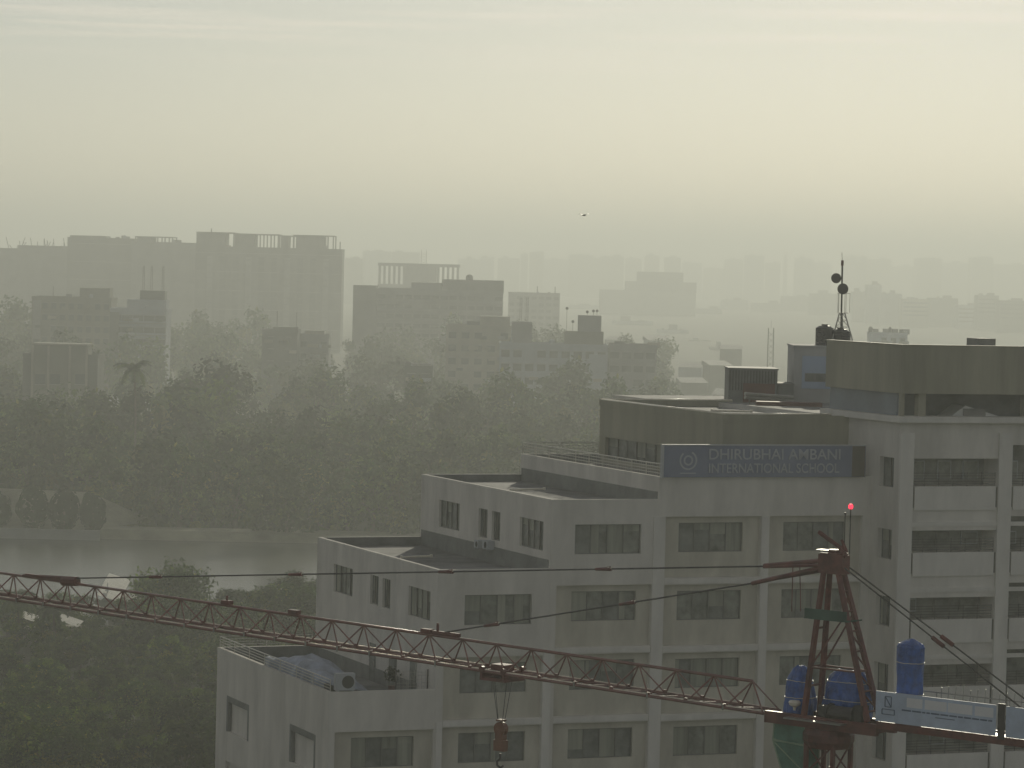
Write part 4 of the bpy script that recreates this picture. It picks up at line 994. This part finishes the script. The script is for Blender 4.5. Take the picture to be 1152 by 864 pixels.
for k, px in enumerate((38,56,80,99)): add_box(t, 'pilaster', pxl(t,px,700)-.3, pxl(t,px,700)+.3, -.8, -.604, 3, pzl(t,68,389,700), B[3])
t = building('slab_tower', 'narrow dark slab tower with an aerial beside a pale block', 295, 335, 374, 880, 14, B[5], floors=5, cols=2, wsize=(1.2,1.4))
add_box(t, 'roof_room', pxl(t,307,880), pxl(t,334,880), 2, 10, t['h'], pzl(t,320,368,880), B[5])
m = MB(); x = pxl(t,311,880); m.bar((x,4,t['h']),(x,4,pzl(t,311,350,880)),.12,5); x = pxl(t,333,880); m.bar((x,4,t['h']),(x,4,pzl(t,333,351,880)),.09,5); m.build('aerial', steelm, t)
t = building('apartment_block', 'pale block standing against the narrow dark slab tower', 336, 370, 379, 890, 14, B[4], floors=6, cols=3, wsize=(1.6,1.4))
add_box(t, 'roof_room', pxl(t,343,890), pxl(t,365,890), 2, 10, t['h'], pzl(t,354,372,890), B[3])
t = building('office_block', 'wide grey office block with stepped roofline and a domed tank', 424, 566, 328, 1120, 24, B[4], floors=6, cols=14, wsize=(2.6,1.3), bands=True)
add_box(t, 'side_wing', pxl(t,397,1120), pxl(t,424,1120)-.15, -1.5, 16, 0, pzl(t,410,321,1120), B[0])
add_box(t, 'roof_room', pxl(t,462,1120), pxl(t,496,1120), 2, 16, t['h'], pzl(t,478,318,1120), B[4])
add_box(t, 'roof_room', pxl(t,496,1120)+.2, pxl(t,566,1120), 1, 18, t['h'], pzl(t,530,315,1120), B[0])
m = MB(); m.lathe((pxl(t,527,1120),6,pzl(t,527,315,1120)), [(1.5,0),(1.5,1.3),(1.1,2.0),(.3,2.3)], 14); m.build('tank', B[5], t)
t = building('hotel_block', 'faint block crowned by an open colonnade behind the office block', 425, 515, 322, 1750, 24, B[4])
add_box(t, 'colonnade_roof', pxl(t,424,1750), pxl(t,516,1750), 0, 20, pzl(t,470,300,1750), pzl(t,470,296.5,1750), B[4])
m = MB()
for k in range(17): x = pxl(t,426,1750)+(pxl(t,514,1750)-pxl(t,426,1750))*k/16; m.box(x-.8, x+.8, 1, 3, t['h'], pzl(t,470,300,1750)-.01)
m.box(pxl(t,452,1750),pxl(t,490,1750),4,16,t['h']+.01,pzl(t,470,300,1750)-.02)
m.build('colonnade', B[4], t)
t = building('apartment_block', 'cream balcony block with sunlit ledges at its corner', 502, 575, 369, 830, 18, B[3], floors=6, cols=5, wsize=(1.9,1.5), balc=[(k, 7.2, 2.4) for k in range(6)])
add_box(t, 'roof_room', pxl(t,540,830), pxl(t,574,830), 2, 12, t['h'], pzl(t,555,356,830), B[3])
t = building('apartment_block', 'long pale apartment block with a tall stair tower and dish aerials', 562, 684, 390, 790, 16, B[2], floors=6, cols=9, wsize=(2.0,1.6))
add_box(t, 'stair_tower', pxl(t,636,790), pxl(t,680,790), 2, 10, t['h'], pzl(t,655,373,790), B[1])
add_box(t, 'tower_room', pxl(t,651,790), pxl(t,677,790), 2, 9, pzl(t,655,373,790)+.003, pzl(t,660,355,790), B[4])
for px, py in ((638,347),(645,362),(661,351),(668,350),(672,350)):
    m = MB(); x = pxl(t,px,790); z1 = pzl(t,px,py,790); m.bar((x,3,pzl(t,px,378,790)),(x,3,z1),.08,4); m.bar((x,2.8,z1),(x,3.1,z1),.45,8); m.build('dish_aerial', steelm, t)
add_box(t, 'roof_room', pxl(t,576,790), pxl(t,599,790), 2, 8, t['h'], pzl(t,588,362,790), B[4])
for px in (586,593):
    m = MB(); x = pxl(t,px,790); z0 = pzl(t,px,362,790); z1 = pzl(t,px,335,790)
    for dx in (-.3,.3): m.bar((x+dx,4,z0),(x+dx,4,z1),.07,4)
    for k in range(8): m.bar((x-.3,4,z0+(z1-z0)*k/8),(x+.3,4,z0+(z1-z0)*(k+1)/8),.05,4)
    m.build('lattice_mast', steelm, t)
add_box(t, 'plain_bay', pxl(t,664,790), pxl(t,684,790), -.9, -.004, 2, t['h']-2, B[2])
t = building('apartment_block', 'lower grey block adjoining the long pale one at its far end', 685, 739, 391, 795, 16, B[4], floors=6, cols=4, wsize=(2.2,1.5))
t = building('small_building', 'small square dark building among the trees across the river', 455, 487, 415, 745, 10, B[5], floors=2, cols=2)
t = building('apartment_block', 'faint flat roofed block with slender masts behind the balcony blocks', 572, 630, 331, 1650, 20, B[4], floors=5, cols=7, wsize=(2.6,1.6))
m = MB()
for px in (604, 624): x = pxl(t,px,1650); m.bar((x,5,t['h']),(x,5,t['h']+5),.3,5)
m.build('aerial', steelm, t)
t = building('office_tower', 'hazy stepped office block rising behind the school roof', 675, 783, 328, 2900, 30, B[4])
add_box(t, 'upper_storeys', pxl(t,703,2900), pxl(t,783,2900), 2, 24, t['h'], pzl(t,740,317,2900), B[0]); add_box(t, 'top_storey', pxl(t,716,2900), pxl(t,768,2900), 4, 20, pzl(t,740,317,2900)+.01, pzl(t,740,306,2900), B[0])
t = building('tank_building', 'pale block with two small tanks seen just above the wing fascia', 979, 1021, 376, 980, 10, mat('pale_blue_wall', (.45,.50,.55), .8, var=.1), floors=2, cols=4, wsize=(1.5,1.5), parapet=.6)
for px, rr_ in ((981,.8),(1003,.65)):
    m = MB(); m.lathe((pxl(t,px,980),3,t['h']+.0), [(rr_,0),(rr_,2.0),(rr_*.5,2.6)], 10); m.build('roof_tank', B[5], t)
# lattice radio tower behind the roof, and a slender minaret
def lattice(px, ptop, pbot, Y, w0, label):
    zt_ = at(px, ptop, Y).z; x = at(px, ptop, Y).x; t = empty('radio_mast', (x, Y, 0), 0, label, 'radio mast'); m = MB()
    for dx in (-w0, w0):
        for dy in (-w0, w0): m.bar((dx,dy,0),(dx*.8,dy*.8,zt_),.13,4)
    m.build('leg', steelm, t); m = MB()
    for k in range(int(zt_/2)): m.bar((-w0,-w0,2*k),(w0,-w0,2*k+2),.08,4); m.bar((w0,-w0,2*k),(-w0,-w0,2*k+2),.08,4)
    m.build('bracing', steelm, t); m = MB(); m.bar((0,0,zt_),(0,0,zt_+2.5),.06,4); m.build('aerial', steelm, t)
lattice(867.5, 369, 420, 1100, 1.1, 'square lattice radio mast beyond the rooftop plant room')
lattice(477, 281, 300, 2300, 2.2, 'distant lattice mast over the colonnaded block')
zt_ = at(884, 285, 6000).z; x = at(884, 285, 6000).x; t = empty('minaret', (x, 6000, 0), 0, 'very faint slender tower alone on the hazy skyline', 'tower')
m = MB(); m.lathe((0,0,0), [(4,0),(3.6,zt_-12),(4.2,zt_-11),(2.4,zt_-9),(2.2,zt_-3),(.3,zt_)], 12); m.build('shaft', B[4], t)
# far skyline: counted blocks fading in the haze
rr = random.Random(77); desc = ['flat roofed','narrow','stepped','broad','squat','tall slim']; k_ = 0
sky = [(388,408,291,2300),(408,440,283,2650),(440,472,284,2700),(515,540,292,2900),(540,556,290,3000),(560,585,291,3050),(586,594,286,3100),(596,612,284,3000),(612,640,292,3300),(640,668,287,3200),(668,676,291,3200),(676,702,289,3100),(704,722,291,3300),(726,742,288,3150),(748,766,290,3000),(768,790,296,3400),(792,815,302,3500),(816,836,292,3400),(838,860,288,3300),(862,878,296,3500),(895,915,291,3300),(915,936,296,3500),(950,975,289,3200),(976,1003,292,3300),(1003,1030,300,3500),(1030,1060,291,3150),(1060,1090,296,3300),(1092,1118,290,3200),(1120,1160,298,3400)]
mid = [(640,675,344,2300),(784,812,348,2200),(812,842,338,2500),(846,880,342,2400),(880,912,334,2500),(912,945,331,2300),(960,976,329,2000),(976,992,321,1950),(992,1015,331,1900),(1015,1045,337,1850),(1046,1078,336,1900),(1078,1100,344,1850),(1100,1124,333,1800),(1124,1160,339,1750),(740,775,372,1500),(775,800,384,1350),(800,818,392,1200),(690,735,362,1700)]
def wh(px): return 'low skyline' if px else ''
def far_block(a, c, top, Y, group, lab, seed):
    q = random.Random(seed); t = building('distant_block', lab, a, c, top, Y, 24, B[q.choice((0,2,3,4,4))], parapet=.5, group=group)
    w_ = t['w']; x0 = q.uniform(-.4,.1)*w_; add_box(t, 'roof_room', x0, x0+w_*q.uniform(.2,.35), 3, 12, t['h'], t['h']+q.uniform(2,5), B[4])
    if Y < 2600:
        for f in range(4): add_box(t, 'window_strip', -w_*.45, w_*.45, -.08, -.004, t['h']-4*(f+1), t['h']-4*(f+1)+1.5, fwin)
for i, s_ in enumerate(sky): far_block(s_[0], s_[1], s_[2], s_[3]*1.4, 'blocks along the hazy skyline', '%s faint block along the skyline counting away from the open topped tower' % ORD[i], i)
for i, s_ in enumerate(mid): far_block(s_[0], s_[1], s_[2], s_[3]*1.4, 'hazy mid distance blocks beyond the school', '%s pale hazy block of the nearer row beyond the school roof' % ORD[i], 100+i)
# low roofs in the gap between the blocks and the school roof
for i in range(30):
    px = 690+rr.uniform(0,175); Y = rr.uniform(640,1500) if px > 742 else rr.uniform(1250,1700); c_ = at(px, 400, Y); t = empty('low_house', (c_.x, Y, 0), rr.uniform(-.5,.5), '%s low sheet roofed house in the hazy gap above the olive rooftop storey' % ORD[i], 'house', 'low sheet roofed houses beyond the school')
    h_ = rr.uniform(4.5,8) if Y < 1000 else rr.uniform(6,17); add_box(t, 'wall', -5,5,-3,3,0,h_, B[rr.choice((2,3,4,1))]); m = MB();  m.face([(-5.4,-3.4,h_),(5.4,-3.4,h_),(5.4,3.4,h_+1.8),(-5.4,3.4,h_+1.8)]); m.face([(-5.4,3.4,h_+1.8),(5.4,3.4,h_+1.8),(5.4,3.4,h_-.2),(-5.4,3.4,h_-.2)]); m.build('roof', shedm, t)
# bird
p_ = at(657, 242.5, 260); m = MB()
m.bar((-.22,0,0),(.0,0,.03),.03,8,.07); m.bar((0,0,.03),(.2,0,.02),.07,8,.03); m.bar((.2,0,.02),(.32,0,0),.03,6,.005)
for sg_ in (-1, 1):
    m.face([(.08,0,.04),(-.10,0,.04),(-.06,sg_*.38,.16),(.06,sg_*.36,.17)]); m.face([(-.06,sg_*.38,.16),(.06,sg_*.36,.17),(-.10,sg_*.62,.06)])
m.face([(-.2,0,0),(-.42,.10,0),(-.42,-.10,0)])
o = m.build('bird', tankm); o.location = p_; o.rotation_euler.z = .9; tag(o, 'tiny dark bird flying alone in the pale sky', 'bird')
for o in list(bpy.data.objects):
    for k in ('w','h'):
        if k in o: del o[k]
